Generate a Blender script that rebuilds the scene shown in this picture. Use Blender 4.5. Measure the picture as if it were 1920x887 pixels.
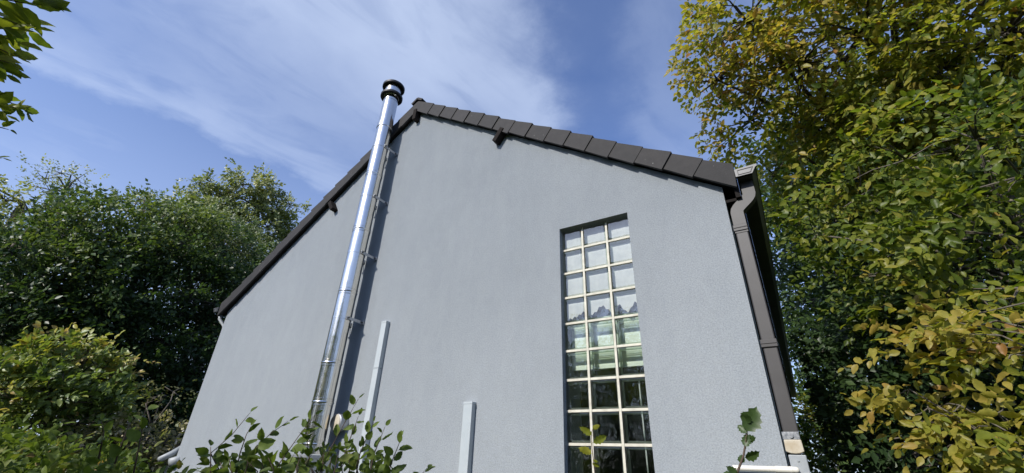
import bpy, math, random
import numpy as np
from mathutils import Matrix, Vector

for o in list(bpy.data.objects):
    bpy.data.objects.remove(o, do_unlink=True)
scene = bpy.context.scene
COL = scene.collection
rad = math.radians

# ------------------------------------------------------------------ camera
CAM = np.array([1.140, -2.7777, 1.6825])
RGT = np.array([0.85272626, 0.52126548, 0.03376724])
UPV = np.array([0.21826679, -0.41429557, 0.88358293])
FWD = np.array([-0.4745709, 0.7460841, 0.46705565])
FPX = 801.9                                             # focal length in photo pixels (1920 wide)
cd = bpy.data.cameras.new('camera')
cd.sensor_width = 36.0
cd.lens = 36.0 * FPX / 1920.0
cd.clip_start = 0.05
cd.clip_end = 2000.0
cam = bpy.data.objects.new('camera', cd)
cam.matrix_world = Matrix(((RGT[0], UPV[0], -FWD[0], CAM[0]), (RGT[1], UPV[1], -FWD[1], CAM[1]),
                           (RGT[2], UPV[2], -FWD[2], CAM[2]), (0, 0, 0, 1)))
COL.objects.link(cam)
scene.camera = cam

# ------------------------------------------------------------------ sun and sky
SUN_AZ, SUN_EL = 190.0, 34.0                            # degrees clockwise from +Y, above the horizon
sd = bpy.data.lights.new('sun', 'SUN')
sd.energy = 4.4
sd.angle = rad(0.53)
sd.color = (1.0, 0.95, 0.88)
sun = bpy.data.objects.new('sun', sd)
sdir = Vector((math.sin(rad(SUN_AZ)) * math.cos(rad(SUN_EL)), math.cos(rad(SUN_AZ)) * math.cos(rad(SUN_EL)), math.sin(rad(SUN_EL))))
sun.rotation_euler = sdir.to_track_quat('Z', 'Y').to_euler()
sun.location = (0, -20, 20)
COL.objects.link(sun)


class NT:
    """tiny helper for node trees"""
    def __init__(self, nt):
        self.nt = nt
        nt.nodes.clear()

    def n(self, typ, **kw):
        nd = self.nt.nodes.new(typ)
        for k, v in kw.items():
            if k == 'ins':
                for kk, vv in v.items():
                    if isinstance(vv, bpy.types.NodeSocket):
                        self.nt.links.new(vv, nd.inputs[kk])
                    else:
                        nd.inputs[kk].default_value = vv
            else:
                setattr(nd, k, v)
        return nd

    def math(self, op, a, b=0.0, c=0.0, clamp=False):
        nd = self.nt.nodes.new('ShaderNodeMath')
        nd.operation = op
        nd.use_clamp = clamp
        for i, v in enumerate((a, b, c)):
            if isinstance(v, bpy.types.NodeSocket):
                self.nt.links.new(v, nd.inputs[i])
            else:
                nd.inputs[i].default_value = v
        return nd.outputs[0]

    def ramp(self, fac, stops, interp='LINEAR'):
        nd = self.nt.nodes.new('ShaderNodeValToRGB')
        cr = nd.color_ramp
        cr.interpolation = interp
        while len(cr.elements) < len(stops):
            cr.elements.new(0.5)
        for e, (p, c) in zip(cr.elements, stops):
            e.position = p
            e.color = (c, c, c, 1) if isinstance(c, (int, float)) else (*c, 1)
        self.nt.links.new(fac, nd.inputs[0])
        return nd.outputs[0]

    def mix(self, fac, a, b, blend='MIX'):
        nd = self.nt.nodes.new('ShaderNodeMix')
        nd.data_type = 'RGBA'
        nd.blend_type = blend
        for s, v in ((nd.inputs[0], fac), (nd.inputs[6], a), (nd.inputs[7], b)):
            if isinstance(v, bpy.types.NodeSocket):
                self.nt.links.new(v, s)
            else:
                s.default_value = v if isinstance(v, (int, float)) else (*v, 1)
        return nd.outputs[2]

    def link(self, a, b):
        self.nt.links.new(a, b)


world = bpy.data.worlds.new('World')
scene.world = world
world.use_nodes = True
W = NT(world.node_tree)
sky = W.n('ShaderNodeTexSky', sky_type='NISHITA', sun_disc=False)
sky.sun_elevation = rad(SUN_EL)
sky.sun_rotation = rad(SUN_AZ)
sky.altitude = 100
sky.air_density = 1.0
sky.dust_density = 1.1
sky.ozone_density = 3.0
tc = W.n('ShaderNodeTexCoord')
sep = W.n('ShaderNodeSeparateXYZ', ins={0: tc.outputs['Generated']})
zc = W.math('MAXIMUM', sep.outputs[2], 0.06)
uu = W.math('DIVIDE', sep.outputs[0], zc)               # position on a flat cloud sheet high above
vv = W.math('DIVIDE', sep.outputs[1], zc)
uv = W.n('ShaderNodeCombineXYZ', ins={0: uu, 1: vv, 2: 0.0})
warp = W.n('ShaderNodeTexNoise', ins={'Vector': uv.outputs[0], 'Scale': 1.7, 'Detail': 4.0, 'Roughness': 0.55})
warp2 = W.n('ShaderNodeTexNoise', ins={'Vector': uv.outputs[0], 'Scale': 7.0, 'Detail': 7.0, 'Roughness': 0.65})
wu = W.math('ADD', uu, W.math('MULTIPLY_ADD', warp.outputs['Fac'], 0.36, -0.18))
wu = W.math('ADD', wu, W.math('MULTIPLY_ADD', warp2.outputs['Fac'], 0.22, -0.11))
wu = W.math('ADD', wu, W.math('MULTIPLY', vv, -0.27))
u01 = W.math('MULTIPLY_ADD', wu, 1 / 6.0, 0.5, clamp=True)     # -3..3 -> 0..1
def ux(u): return (u + 3) / 6
# cirrus bands that lie side by side across the sky
band = W.ramp(u01, [(ux(-3), .50), (ux(-2.35), .46), (ux(-1.98), .28), (ux(-1.78), .10), (ux(-1.69), .66), (ux(-1.56), .54),
                    (ux(-1.36), .34), (ux(-1.15), .52), (ux(-.95), .68), (ux(-.76), .74), (ux(-.4), .70), (ux(.2), .6), (ux(1.2), .4), (ux(3), .45)], 'B_SPLINE')
we = W.math('ADD', W.math('MULTIPLY_ADD', vv, 0.30, uu), W.math('MULTIPLY_ADD', warp2.outputs['Fac'], 0.20, -0.10))
we = W.math('ADD', we, W.math('MULTIPLY_ADD', warp.outputs['Fac'], 0.24, -0.12))
e01 = W.math('MULTIPLY_ADD', we, 1 / 6.0, 0.5, clamp=True)
mass = W.ramp(e01, [(0, 1.0), (ux(-.30), 1.0), (ux(-.22), .95), (ux(-.13), .20), (ux(-.05), .14), (ux(.04), .14), (ux(.13), .50), (ux(.24), .45), (ux(.5), .35), (ux(1), .6), (1, .6)], 'B_SPLINE')
band = W.math('MULTIPLY', band, mass)
mr = W.n('ShaderNodeMapping', ins={'Vector': uv.outputs[0], 'Rotation': (0, 0, rad(15))})
mp = W.n('ShaderNodeMapping', ins={'Vector': mr.outputs[0], 'Scale': (3.0, 1.15, 1.0)})
fib = W.n('ShaderNodeTexNoise', ins={'Vector': mp.outputs[0], 'Scale': 1.6, 'Detail': 9.0, 'Roughness': 0.56, 'Distortion': 0.8})
fibr = W.ramp(fib.outputs['Fac'], [(0.27, 0.50), (0.50, 0.90), (0.73, 1.0)])
soft = W.n('ShaderNodeTexNoise', ins={'Vector': uv.outputs[0], 'Scale': 1.3, 'Detail': 5.0, 'Roughness': 0.5})
softr = W.ramp(soft.outputs['Fac'], [(0.30, 0.62), (0.65, 1.10)])
dens = W.math('MULTIPLY', W.math('MULTIPLY', band, fibr), softr, clamp=True)
haze_h = W.ramp(sep.outputs[2], [(0.0, 0.65), (0.22, 0.48), (0.42, 0.28), (0.62, 0.08), (0.8, 0.0)])
dens = W.math('MAXIMUM', dens, W.math('MULTIPLY', haze_h, 1.08))
skyc = W.mix(1.0, sky.outputs[0], (0.84, 0.98, 1.32), 'MULTIPLY')
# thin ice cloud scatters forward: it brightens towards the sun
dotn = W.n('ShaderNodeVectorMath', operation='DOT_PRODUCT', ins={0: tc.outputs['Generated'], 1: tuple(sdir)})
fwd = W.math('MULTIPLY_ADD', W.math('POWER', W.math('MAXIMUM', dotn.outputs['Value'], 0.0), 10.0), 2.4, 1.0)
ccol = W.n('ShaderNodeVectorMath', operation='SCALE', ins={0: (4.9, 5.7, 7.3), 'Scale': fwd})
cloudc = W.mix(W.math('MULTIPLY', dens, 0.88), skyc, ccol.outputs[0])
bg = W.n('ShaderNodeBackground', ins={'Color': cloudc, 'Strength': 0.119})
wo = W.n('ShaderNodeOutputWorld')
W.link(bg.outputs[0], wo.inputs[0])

scene.view_settings.view_transform = 'Standard'
scene.view_settings.look = 'None'
scene.view_settings.gamma = 1.0
scene.view_settings.use_curve_mapping = False
scene.view_settings.exposure = 0.35
scene.render.engine = 'CYCLES'
scene.cycles.max_bounces = 10
scene.cycles.transparent_max_bounces = 24
scene.cycles.caustics_reflective = False
scene.cycles.caustics_refractive = False

# ------------------------------------------------------------------ helpers

def at(px, py, dist):
    """the point at this distance along a line of sight of the photograph"""
    d = (px - 960) / FPX * RGT - (py - 443.5) / FPX * UPV + FWD
    return CAM + d / np.linalg.norm(d) * dist


def project(P):
    d = P - CAM
    z = d @ FWD
    z = np.where(np.abs(z) < 1e-4, 1e-4, z)
    return 960 + FPX * (d @ RGT) / z, 443.5 - FPX * (d @ UPV) / z, z


def tag(o, label=None, cat=None, group=None, kind=None):
    if label: o['label'] = label
    if cat: o['category'] = cat
    if group: o['group'] = group
    if kind: o['kind'] = kind
    return o


def empty(name, loc, label, cat, group=None):
    o = bpy.data.objects.new(name, None)
    o.empty_display_size = 0.1
    o.location = [float(c) for c in loc]
    COL.objects.link(o)
    return tag(o, label, cat, group)


class MB:
    """collects faces, then links them as one mesh object"""
    def __init__(self):
        self.v, self.f, self.m, self.s = [], [], [], []

    def add(self, verts, faces, mi=0, smooth=False):
        b = len(self.v)
        self.v += [tuple(map(float, q)) for q in verts]
        for f in faces:
            self.f.append([b + i for i in f])
            self.m.append(mi)
            self.s.append(smooth)
        return self

    def box(self, lo, hi, mi=0):
        return self.hexa([(lo[0], lo[1], lo[2]), (hi[0], lo[1], lo[2]), (hi[0], hi[1], lo[2]), (lo[0], hi[1], lo[2]),
                          (lo[0], lo[1], hi[2]), (hi[0], lo[1], hi[2]), (hi[0], hi[1], hi[2]), (lo[0], hi[1], hi[2])], mi)

    def hexa(self, c, mi=0):
        return self.add(c, [(3, 2, 1, 0), (4, 5, 6, 7), (0, 1, 5, 4), (1, 2, 6, 5), (2, 3, 7, 6), (3, 0, 4, 7)], mi)

    def prism(self, poly, y0, y1, mi=0, skip=()):
        """polygon in X,Z (counter-clockwise seen from -Y) extruded along Y"""
        n = len(poly)
        vs = [(x, y0, z) for x, z in poly] + [(x, y1, z) for x, z in poly]
        fs = [tuple(range(n)), tuple(range(2 * n - 1, n - 1, -1))]
        fs += [((i + 1) % n, i, n + i, n + (i + 1) % n) for i in range(n) if i not in skip]
        return self.add(vs, fs, mi)

    def lathe(self, prof, c, seg=40, mi=0, axis='Z', smooth=True, flat_rings=()):
        """prof: (radius, height); closed along the profile ends only where radius is 0"""
        vs, fs = [], []
        for ra, rb in zip(prof[:-1], prof[1:]):             # own rings per step: smooth round, crisp along
            b = len(vs)
            for r, h in (ra, rb):
                for k in range(seg):
                    a = 2 * math.pi * k / seg
                    p = (r * math.cos(a), r * math.sin(a), h)
                    if axis == 'Y': p = (p[0], p[2], -p[1])
                    if axis == 'X': p = (p[2], p[0], p[1])
                    vs.append((c[0] + p[0], c[1] + p[1], c[2] + p[2]))
            for k in range(seg):
                k2 = (k + 1) % seg
                fs.append((b + k, b + k2, b + seg + k2, b + seg + k))
        return self.add(vs, fs, mi, smooth)

    def tube(self, pts, radii, seg=7, mi=0):
        pts = [np.asarray(q, float) for q in pts]
        vs, fs = [], []
        up = np.array([0.31, 0.17, 0.93])
        for i, q in enumerate(pts):
            d = pts[min(i + 1, len(pts) - 1)] - pts[max(i - 1, 0)]
            d = d / (np.linalg.norm(d) + 1e-9)
            a = np.cross(d, up if abs(d @ up) < .95 else np.array([1., 0, 0]))
            a /= np.linalg.norm(a)
            b = np.cross(d, a)
            for k in range(seg):
                t = 2 * math.pi * k / seg
                vs.append(q + radii[i] * (a * math.cos(t) + b * math.sin(t)))
        for i in range(len(pts) - 1):
            for k in range(seg):
                k2 = (k + 1) % seg
                fs.append((i * seg + k, (i + 1) * seg + k, (i + 1) * seg + k2, i * seg + k2))
        fs.append(tuple(range(seg)))
        fs.append(tuple(range(len(vs) - 1, len(vs) - seg - 1, -1)))
        return self.add(vs, fs, mi, True)

    def mesh(self, name, mats):
        me = bpy.data.meshes.new(name)
        me.from_pydata(self.v, [], self.f)
        for m in (mats if isinstance(mats, (list, tuple)) else [mats]):
            me.materials.append(m)
        me.polygons.foreach_set('material_index', self.m)
        me.polygons.foreach_set('use_smooth', self.s)
        me.update()
        return me

    def build(self, name, mats, parent=None, bevel=0):
        o = bpy.data.objects.new(name, self.mesh(name, mats))
        COL.objects.link(o)
        if parent is not None: attach(o, parent)
        if bevel:
            md = o.modifiers.new('bevel', 'BEVEL')
            md.width = bevel
            md.segments = 2
            md.limit_method = 'ANGLE'
            md.angle_limit = rad(40)
        return o


def base_of(o):
    p = Vector((0, 0, 0))
    while o is not None:
        p = p + o.location
        o = o.parent
    return p


def attach(o, parent):
    """child keeps its world place (parents are never rotated)"""
    o.parent = parent
    o.location = o.location - base_of(parent)


# ------------------------------------------------------------------ materials

def principled(name, col, rough=0.6, metal=0.0, spec=0.5, var=None, bump=None, coat=0):
    """var: (scale, other colour, detail); bump: (scale, strength, distance)"""
    m = bpy.data.materials.new(name)
    m.use_nodes = True
    T = NT(m.node_tree)
    bs = T.n('ShaderNodeBsdfPrincipled', ins={'Roughness': rough, 'Metallic': metal, 'Specular IOR Level': spec})
    out = T.n('ShaderNodeOutputMaterial')
    T.link(bs.outputs[0], out.inputs[0])
    tcn = T.n('ShaderNodeTexCoord')
    obj = tcn.outputs['Object']
    if var:
        nz = T.n('ShaderNodeTexNoise', ins={'Vector': obj, 'Scale': var[0], 'Detail': var[2] if len(var) > 2 else 4.0, 'Roughness': 0.6})
        f = T.ramp(nz.outputs['Fac'], [(0.35, 0.0), (0.68, 1.0)])
        T.link(T.mix(f, col, var[1]), bs.inputs['Base Color'])
    else:
        bs.inputs['Base Color'].default_value = (*col, 1)
    if bump:
        nb = T.n('ShaderNodeTexNoise', ins={'Vector': obj, 'Scale': bump[0], 'Detail': 5.0, 'Roughness': 0.65})
        bp = T.n('ShaderNodeBump', ins={'Height': nb.outputs['Fac'], 'Strength': bump[1], 'Distance': bump[2]})
        T.link(bp.outputs[0], bs.inputs['Normal'])
    return m


def make_stucco():
    m = bpy.data.materials.new('grey_render')
    m.use_nodes = True
    T = NT(m.node_tree)
    tcn = T.n('ShaderNodeTexCoord')
    obj = tcn.outputs['Object']
    big = T.n('ShaderNodeTexNoise', ins={'Vector': obj, 'Scale': 0.9, 'Detail': 6.0, 'Roughness': 0.62})
    mp_ = T.n('ShaderNodeMapping', ins={'Vector': obj, 'Scale': (2.6, 2.6, 0.55)})
    streak = T.n('ShaderNodeTexNoise', ins={'Vector': mp_.outputs[0], 'Scale': 2.2, 'Detail': 5.0, 'Roughness': 0.6})
    grain = T.n('ShaderNodeTexNoise', ins={'Vector': obj, 'Scale': 115.0, 'Detail': 4.0, 'Roughness': 0.75})
    c = T.mix(T.ramp(big.outputs['Fac'], [(0.3, 0.0), (0.7, 1.0)]), (0.300, 0.327, 0.350), (0.340, 0.367, 0.389))
    c = T.mix(T.math('MULTIPLY', T.ramp(streak.outputs['Fac'], [(0.42, 0.0), (0.75, 1.0)]), 0.35), c, (0.374, 0.398, 0.412))
    mpt = T.n('ShaderNodeMapping', ins={'Vector': obj, 'Rotation': (0, rad(28), 0), 'Scale': (1.0, 1.0, 0.45)})
    trow = T.n('ShaderNodeTexNoise', ins={'Vector': mpt.outputs[0], 'Scale': 13.0, 'Detail': 5.0, 'Roughness': 0.7, 'Distortion': 1.2})
    c = T.mix(1.0, c, T.ramp(trow.outputs['Fac'], [(0.28, (0.955, 0.955, 0.957)), (0.50, (1.0, 1.0, 1.0)), (0.72, (1.035, 1.035, 1.03))]), 'MULTIPLY')
    g = T.ramp(grain.outputs['Fac'], [(0.30, (0.72, 0.72, 0.72)), (0.50, (1.0, 1.0, 1.0)), (0.72, (1.26, 1.26, 1.25))])
    c = T.mix(0.85, c, g, 'MULTIPLY')
    b1 = T.n('ShaderNodeTexNoise', ins={'Vector': obj, 'Scale': 190.0, 'Detail': 3.0, 'Roughness': 0.6})
    b2 = T.n('ShaderNodeTexVoronoi', ins={'Vector': obj, 'Scale': 230.0})
    h = T.math('ADD', b1.outputs['Fac'], T.math('MULTIPLY', b2.outputs['Distance'], 0.5))
    bp = T.n('ShaderNodeBump', ins={'Height': h, 'Strength': 0.75, 'Distance': 0.0035})
    b3 = T.n('ShaderNodeTexNoise', ins={'Vector': obj, 'Scale': 7.0, 'Detail': 3.0})
    bp2 = T.n('ShaderNodeBump', ins={'Height': b3.outputs['Fac'], 'Strength': 0.30, 'Distance': 0.010, 'Normal': bp.outputs[0]})
    bs = T.n('ShaderNodeBsdfPrincipled', ins={'Base Color': c, 'Roughness': 0.95, 'Specular IOR Level': 0.15, 'Diffuse Roughness': 0.8, 'Normal': bp2.outputs[0]})
    out = T.n('ShaderNodeOutputMaterial')
    T.link(bs.outputs[0], out.inputs[0])
    return m


def make_tile():
    m = bpy.data.materials.new('roof_tile')
    m.use_nodes = True
    T = NT(m.node_tree)
    oi = T.n('ShaderNodeObjectInfo')
    off = T.n('ShaderNodeVectorMath', operation='ADD', ins={0: T.n('ShaderNodeTexCoord').outputs['Object'], 1: T.n('ShaderNodeCombineXYZ', ins={0: T.math('MULTIPLY', oi.outputs['Random'], 37.0)}).outputs[0]})
    obj = off.outputs[0]
    nz = T.n('ShaderNodeTexNoise', ins={'Vector': obj, 'Scale': 14.0, 'Detail': 7.0, 'Roughness': 0.65})
    c = T.mix(T.ramp(nz.outputs['Fac'], [(0.35, 0.0), (0.7, 1.0)]), (0.0125, 0.0118, 0.0118), (0.021, 0.0195, 0.019))
    tone = T.ramp(oi.outputs['Random'], [(0.0, (0.85, 0.85, 0.86)), (1.0, (1.15, 1.12, 1.10))])
    c = T.mix(1.0, c, tone, 'MULTIPLY')
    sp = T.n('ShaderNodeTexVoronoi', ins={'Vector': obj, 'Scale': 26.0})
    spots = T.ramp(sp.outputs['Distance'], [(0.06, 1.0), (0.11, 0.0)])
    gate = T.n('ShaderNodeTexNoise', ins={'Vector': obj, 'Scale': 3.1, 'Detail': 2.0})
    spots = T.math('MULTIPLY', spots, T.ramp(gate.outputs['Fac'], [(0.56, 0.0), (0.61, 0.6)]))
    c = T.mix(spots, c, (0.40, 0.40, 0.37))
    nb = T.n('ShaderNodeTexNoise', ins={'Vector': obj, 'Scale': 90.0, 'Detail': 4.0})
    bp = T.n('ShaderNodeBump', ins={'Height': nb.outputs['Fac'], 'Strength': 0.4, 'Distance': 0.003})
    bs = T.n('ShaderNodeBsdfPrincipled', ins={'Base Color': c, 'Roughness': 0.72, 'Specular IOR Level': 0.35, 'Normal': bp.outputs[0]})
    out = T.n('ShaderNodeOutputMaterial')
    T.link(bs.outputs[0], out.inputs[0])
    return m


def make_steel():
    m = bpy.data.materials.new('stainless_steel')
    m.use_nodes = True
    T = NT(m.node_tree)
    obj = T.n('ShaderNodeTexCoord').outputs['Object']
    mp_ = T.n('ShaderNodeMapping', ins={'Vector': obj, 'Scale': (34.0, 34.0, 1.3)})
    nz = T.n('ShaderNodeTexNoise', ins={'Vector': mp_.outputs[0], 'Scale': 1.0, 'Detail': 3.0})
    sm = T.n('ShaderNodeTexNoise', ins={'Vector': obj, 'Scale': 9.0, 'Detail': 6.0, 'Roughness': 0.7})
    r = T.math('ADD', T.ramp(sm.outputs['Fac'], [(0.35, 0.12), (0.7, 0.22)]), T.math('MULTIPLY', nz.outputs['Fac'], 0.03))
    dent = T.n('ShaderNodeTexNoise', ins={'Vector': obj, 'Scale': 7.0, 'Detail': 2.0})
    bp0 = T.n('ShaderNodeBump', ins={'Height': dent.outputs['Fac'], 'Strength': 0.12, 'Distance': 0.02})
    bp = T.n('ShaderNodeBump', ins={'Height': nz.outputs['Fac'], 'Strength': 0.16, 'Distance': 0.004, 'Normal': bp0.outputs[0]})
    bs = T.n('ShaderNodeBsdfPrincipled', ins={'Base Color': (0.70, 0.665, 0.61, 1), 'Metallic': 1.0, 'Roughness': r, 'Normal': bp.outputs[0]})
    out = T.n('ShaderNodeOutputMaterial')
    T.link(bs.outputs[0], out.inputs[0])
    return m


def make_pane():
    """thin clear glass: lets light straight through and mirrors a little"""
    m = bpy.data.materials.new('block_glass')
    m.use_nodes = True
    T = NT(m.node_tree)
    obj = T.n('ShaderNodeTexCoord').outputs['Object']
    nz = T.n('ShaderNodeTexNoise', ins={'Vector': obj, 'Scale': 13.0, 'Detail': 2.0})
    bp = T.n('ShaderNodeBump', ins={'Height': nz.outputs['Fac'], 'Strength': 0.16, 'Distance': 0.012})
    fr = T.n('ShaderNodeFresnel', ins={'IOR': 1.52, 'Normal': bp.outputs[0]})
    tr = T.n('ShaderNodeBsdfTransparent', ins={'Color': (0.94, 0.972, 0.95, 1)})
    gl = T.n('ShaderNodeBsdfGlossy', ins={'Color': (1, 1, 1, 1), 'Roughness': 0.03, 'Normal': bp.outputs[0]})
    mx = T.n('ShaderNodeMixShader', ins={0: T.math('MULTIPLY_ADD', fr.outputs[0], 2.0, 0.0, clamp=True), 1: tr.outputs[0], 2: gl.outputs[0]})
    out = T.n('ShaderNodeOutputMaterial')
    T.link(mx.outputs[0], out.inputs[0])
    return m


def make_glare():  # pale colour stands in for sky reflected in the upper blocks
    m = bpy.data.materials.new('sky_glare')
    m.use_nodes = True
    T = NT(m.node_tree)
    obj = T.n('ShaderNodeTexCoord').outputs['Object']
    nz = T.n('ShaderNodeTexNoise', ins={'Vector': obj, 'Scale': 16.0, 'Detail': 4.0})
    c = T.mix(T.ramp(nz.outputs['Fac'], [(0.3, 0.0), (0.7, 1.0)]), (0.66, 0.68, 0.68), (0.80, 0.81, 0.79))
    df = T.n('ShaderNodeBsdfDiffuse', ins={'Color': c})
    tl = T.n('ShaderNodeBsdfTranslucent', ins={'Color': c})
    tr = T.n('ShaderNodeBsdfTransparent', ins={'Color': (0.9, 0.94, 0.92, 1)})
    a = T.n('ShaderNodeMixShader', ins={0: 0.35, 1: df.outputs[0], 2: tl.outputs[0]})
    b_ = T.n('ShaderNodeMixShader', ins={0: 0.12, 1: a.outputs[0], 2: tr.outputs[0]})
    out = T.n('ShaderNodeOutputMaterial')
    T.link(b_.outputs[0], out.inputs[0])
    return m


def make_rim():
    """side walls of a glass block: pale green, half clear"""
    m = principled('glass_rim', (0.58, 0.64, 0.59), 0.12, spec=0.9, var=(9.0, (0.74, 0.78, 0.73), 4.0))
    nt = m.node_tree
    bs = next(n for n in nt.nodes if n.type == 'BSDF_PRINCIPLED')
    out = next(n for n in nt.nodes if n.type == 'OUTPUT_MATERIAL')
    tr = nt.nodes.new('ShaderNodeBsdfTransparent')
    tr.inputs[0].default_value = (0.85, 0.93, 0.87, 1)
    mx = nt.nodes.new('ShaderNodeMixShader')
    mx.inputs[0].default_value = 0.36
    nt.links.new(tr.outputs[0], mx.inputs[1])
    tl = nt.nodes.new('ShaderNodeBsdfTranslucent')
    tl.inputs[0].default_value = (0.86, 0.92, 0.87, 1)
    m2 = nt.nodes.new('ShaderNodeMixShader')
    m2.inputs[0].default_value = 0.78
    nt.links.new(bs.outputs[0], m2.inputs[1])
    nt.links.new(tl.outputs[0], m2.inputs[2])
    nt.links.new(m2.outputs[0], mx.inputs[2])
    nt.links.new(mx.outputs[0], out.inputs[0])
    return m


def make_leaf(name, stops, from_object, transl=0.40, rough=0.42, spec=0.45):
    """leaf colour from a per-leaf number: an attribute in joined foliage, the object colour on single leaves"""
    m = bpy.data.materials.new(name)
    m.use_nodes = True
    T = NT(m.node_tree)
    if from_object:
        oi = T.n('ShaderNodeObjectInfo')
        s = T.n('ShaderNodeSeparateColor', ins={0: oi.outputs['Color']}).outputs[0]
    else:
        s = T.n('ShaderNodeAttribute', attribute_name='tint').outputs['Fac']
    c = T.ramp(s, stops)
    geo = T.n('ShaderNodeNewGeometry')
    pn = T.n('ShaderNodeTexNoise', ins={'Vector': geo.outputs['Position'], 'Scale': 60.0, 'Detail': 3.0})
    c = T.mix(0.6, c, T.ramp(pn.outputs['Fac'], [(0.3, (0.72, 0.74, 0.70)), (0.7, (1.25, 1.2, 1.15))]), 'MULTIPLY')
    bs = T.n('ShaderNodeBsdfPrincipled', ins={'Base Color': c, 'Roughness': rough, 'Specular IOR Level': spec})
    tl = T.n('ShaderNodeBsdfTranslucent', ins={'Color': T.mix(1.0, c, (1.25, 1.3, 0.55), 'MULTIPLY')})
    mx = T.n('ShaderNodeMixShader', ins={0: transl, 1: bs.outputs[0], 2: tl.outputs[0]})
    out = T.n('ShaderNodeOutputMaterial')
    T.link(mx.outputs[0], out.inputs[0])
    return m


HORN = [(0.0, (0.044, 0.078, 0.014)), (0.3, (0.110, 0.155, 0.022)), (0.55, (0.235, 0.250, 0.036)), (0.75, (0.355, 0.300, 0.060)), (0.9, (0.38, 0.265, 0.06)), (1.0, (0.33, 0.17, 0.05))]
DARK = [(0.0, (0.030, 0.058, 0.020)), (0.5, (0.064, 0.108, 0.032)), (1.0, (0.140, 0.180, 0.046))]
PALE = [(0.0, (0.095, 0.130, 0.050)), (0.5, (0.190, 0.225, 0.080)), (1.0, (0.340, 0.345, 0.120))]
MAPL = [(0.0, (0.065, 0.110, 0.028)), (0.55, (0.165, 0.220, 0.050)), (0.85, (0.370, 0.345, 0.065)), (1.0, (0.36, 0.26, 0.09))]
HEDG = [(0.0, (0.050, 0.085, 0.018)), (0.6, (0.125, 0.175, 0.034)), (0.85, (0.175, 0.185, 0.042)), (1.0, (0.26, 0.17, 0.07))]
CREA = [(0.0, (0.10, 0.12, 0.04)), (0.5, (0.24, 0.23, 0.11)), (1.0, (0.42, 0.36, 0.24))]
LEAFMAT = {}
LK = dict(hornbeam=dict(transl=.55, spec=.3), hedge=dict(rough=.55, spec=.22), dark=dict(spec=.35))
for key, st in dict(hornbeam=HORN, dark=DARK, pale=PALE, maple=MAPL, hedge=HEDG, cream=CREA).items():
    LEAFMAT[key] = (make_leaf(key + '_foliage', st, False, **LK.get(key, {})), make_leaf(key + '_leaf', st, True, **LK.get(key, {})))
M = dict(
    stucco=make_stucco(), tile=make_tile(), steel=make_steel(), pane=make_pane(),
    side=principled('shade_toned_wall', (0.018, 0.016, 0.015), 0.9, spec=0.05, var=(6.0, (0.028, 0.024, 0.022))),  # near-black base puts the shade below the eaves into the wall colour
    soffit=principled('dark_soffit', (0.018, 0.016, 0.015), 0.9, spec=0.05),
    timber=principled('dark_timber', (0.009, 0.007, 0.006), 0.85, spec=.15, var=(30.0, (0.016, 0.012, 0.010))),
    plastic=principled('brown_grey_plastic', (0.038, 0.036, 0.0355), 0.5, spec=.35, var=(5.0, (0.052, 0.049, 0.048), 7.0)),
    gutter=principled('anthracite_plastic', (0.050, 0.052, 0.056), 0.45, var=(7.0, (0.070, 0.072, 0.076), 6.0)),
    duct=principled('grey_plastic', (0.335, 0.375, 0.395), 0.55, var=(8.0, (0.38, 0.415, 0.43), 5.0)),
    zinc=principled('galvanised_metal', (0.30, 0.32, 0.35), 0.45, metal=0.7, var=(22.0, (0.42, 0.43, 0.45), 5.0)),
    beige=principled('stained_plastic', (0.50, 0.47, 0.39), 0.6, var=(11.0, (0.34, 0.28, 0.19), 6.0)),
    strap=principled('dull_strap', (0.10, 0.11, 0.125), 0.5, metal=0.5, var=(60.0, (0.30, 0.31, 0.32), 5.0)),
    lowpipe=principled('weathered_grey_plastic', (0.24, 0.26, 0.275), 0.5, var=(18.0, (0.31, 0.33, 0.34))),
    grey=principled('pale_grey_plastic', (0.42, 0.44, 0.46), 0.5, var=(18.0, (0.50, 0.52, 0.53))),
    white=principled('white_plastic', (0.60, 0.585, 0.54), 0.42, var=(9.0, (0.60, 0.57, 0.49), 6.0)),
    mortar=principled('cream_mortar', (0.58, 0.56, 0.47), 0.85, var=(16.0, (0.42, 0.40, 0.33), 6.0), bump=(120, 0.3, 0.002)),
    rim=make_rim(),
    glare=make_glare(),
    board=principled('white_board', (0.66, 0.69, 0.61), 0.7, var=(9.0, (0.60, 0.64, 0.56))),
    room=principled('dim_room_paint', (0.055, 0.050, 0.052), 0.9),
    dark=principled('black_metal', (0.016, 0.016, 0.018), 0.5, metal=0.3),
    bolt=principled('bolt_steel', (0.10, 0.10, 0.10), 0.4, metal=0.9),
    bark=principled('bark', (0.075, 0.062, 0.048), 0.9, var=(20.0, (0.13, 0.115, 0.09)), bump=(40, 0.6, 0.01)),
    twig=principled('twig_bark', (0.075, 0.050, 0.035), 0.8),
    grass=principled('grass', (0.035, 0.055, 0.018), 0.95, var=(3.0, (0.07, 0.085, 0.03), 8.0), bump=(60, 0.8, 0.03)),
)

# ------------------------------------------------------------------ ground
g = MB()
N = 24
gx = np.linspace(-1, 1, N + 1)
gx = np.sign(gx) * np.abs(gx) ** 2.2 * 700
rng0 = np.random.default_rng(3)
vs = [(x, y, -0.02 + (0 if abs(x) < 14 and abs(y) < 14 else rng0.uniform(-.15, .15))) for y in gx for x in gx]
g.add(vs, [(j * (N + 1) + i, j * (N + 1) + i + 1, (j + 1) * (N + 1) + i + 1, (j + 1) * (N + 1) + i) for j in range(N) for i in range(N)])
tag(g.build('ground', M['grass']), kind='structure')

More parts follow.
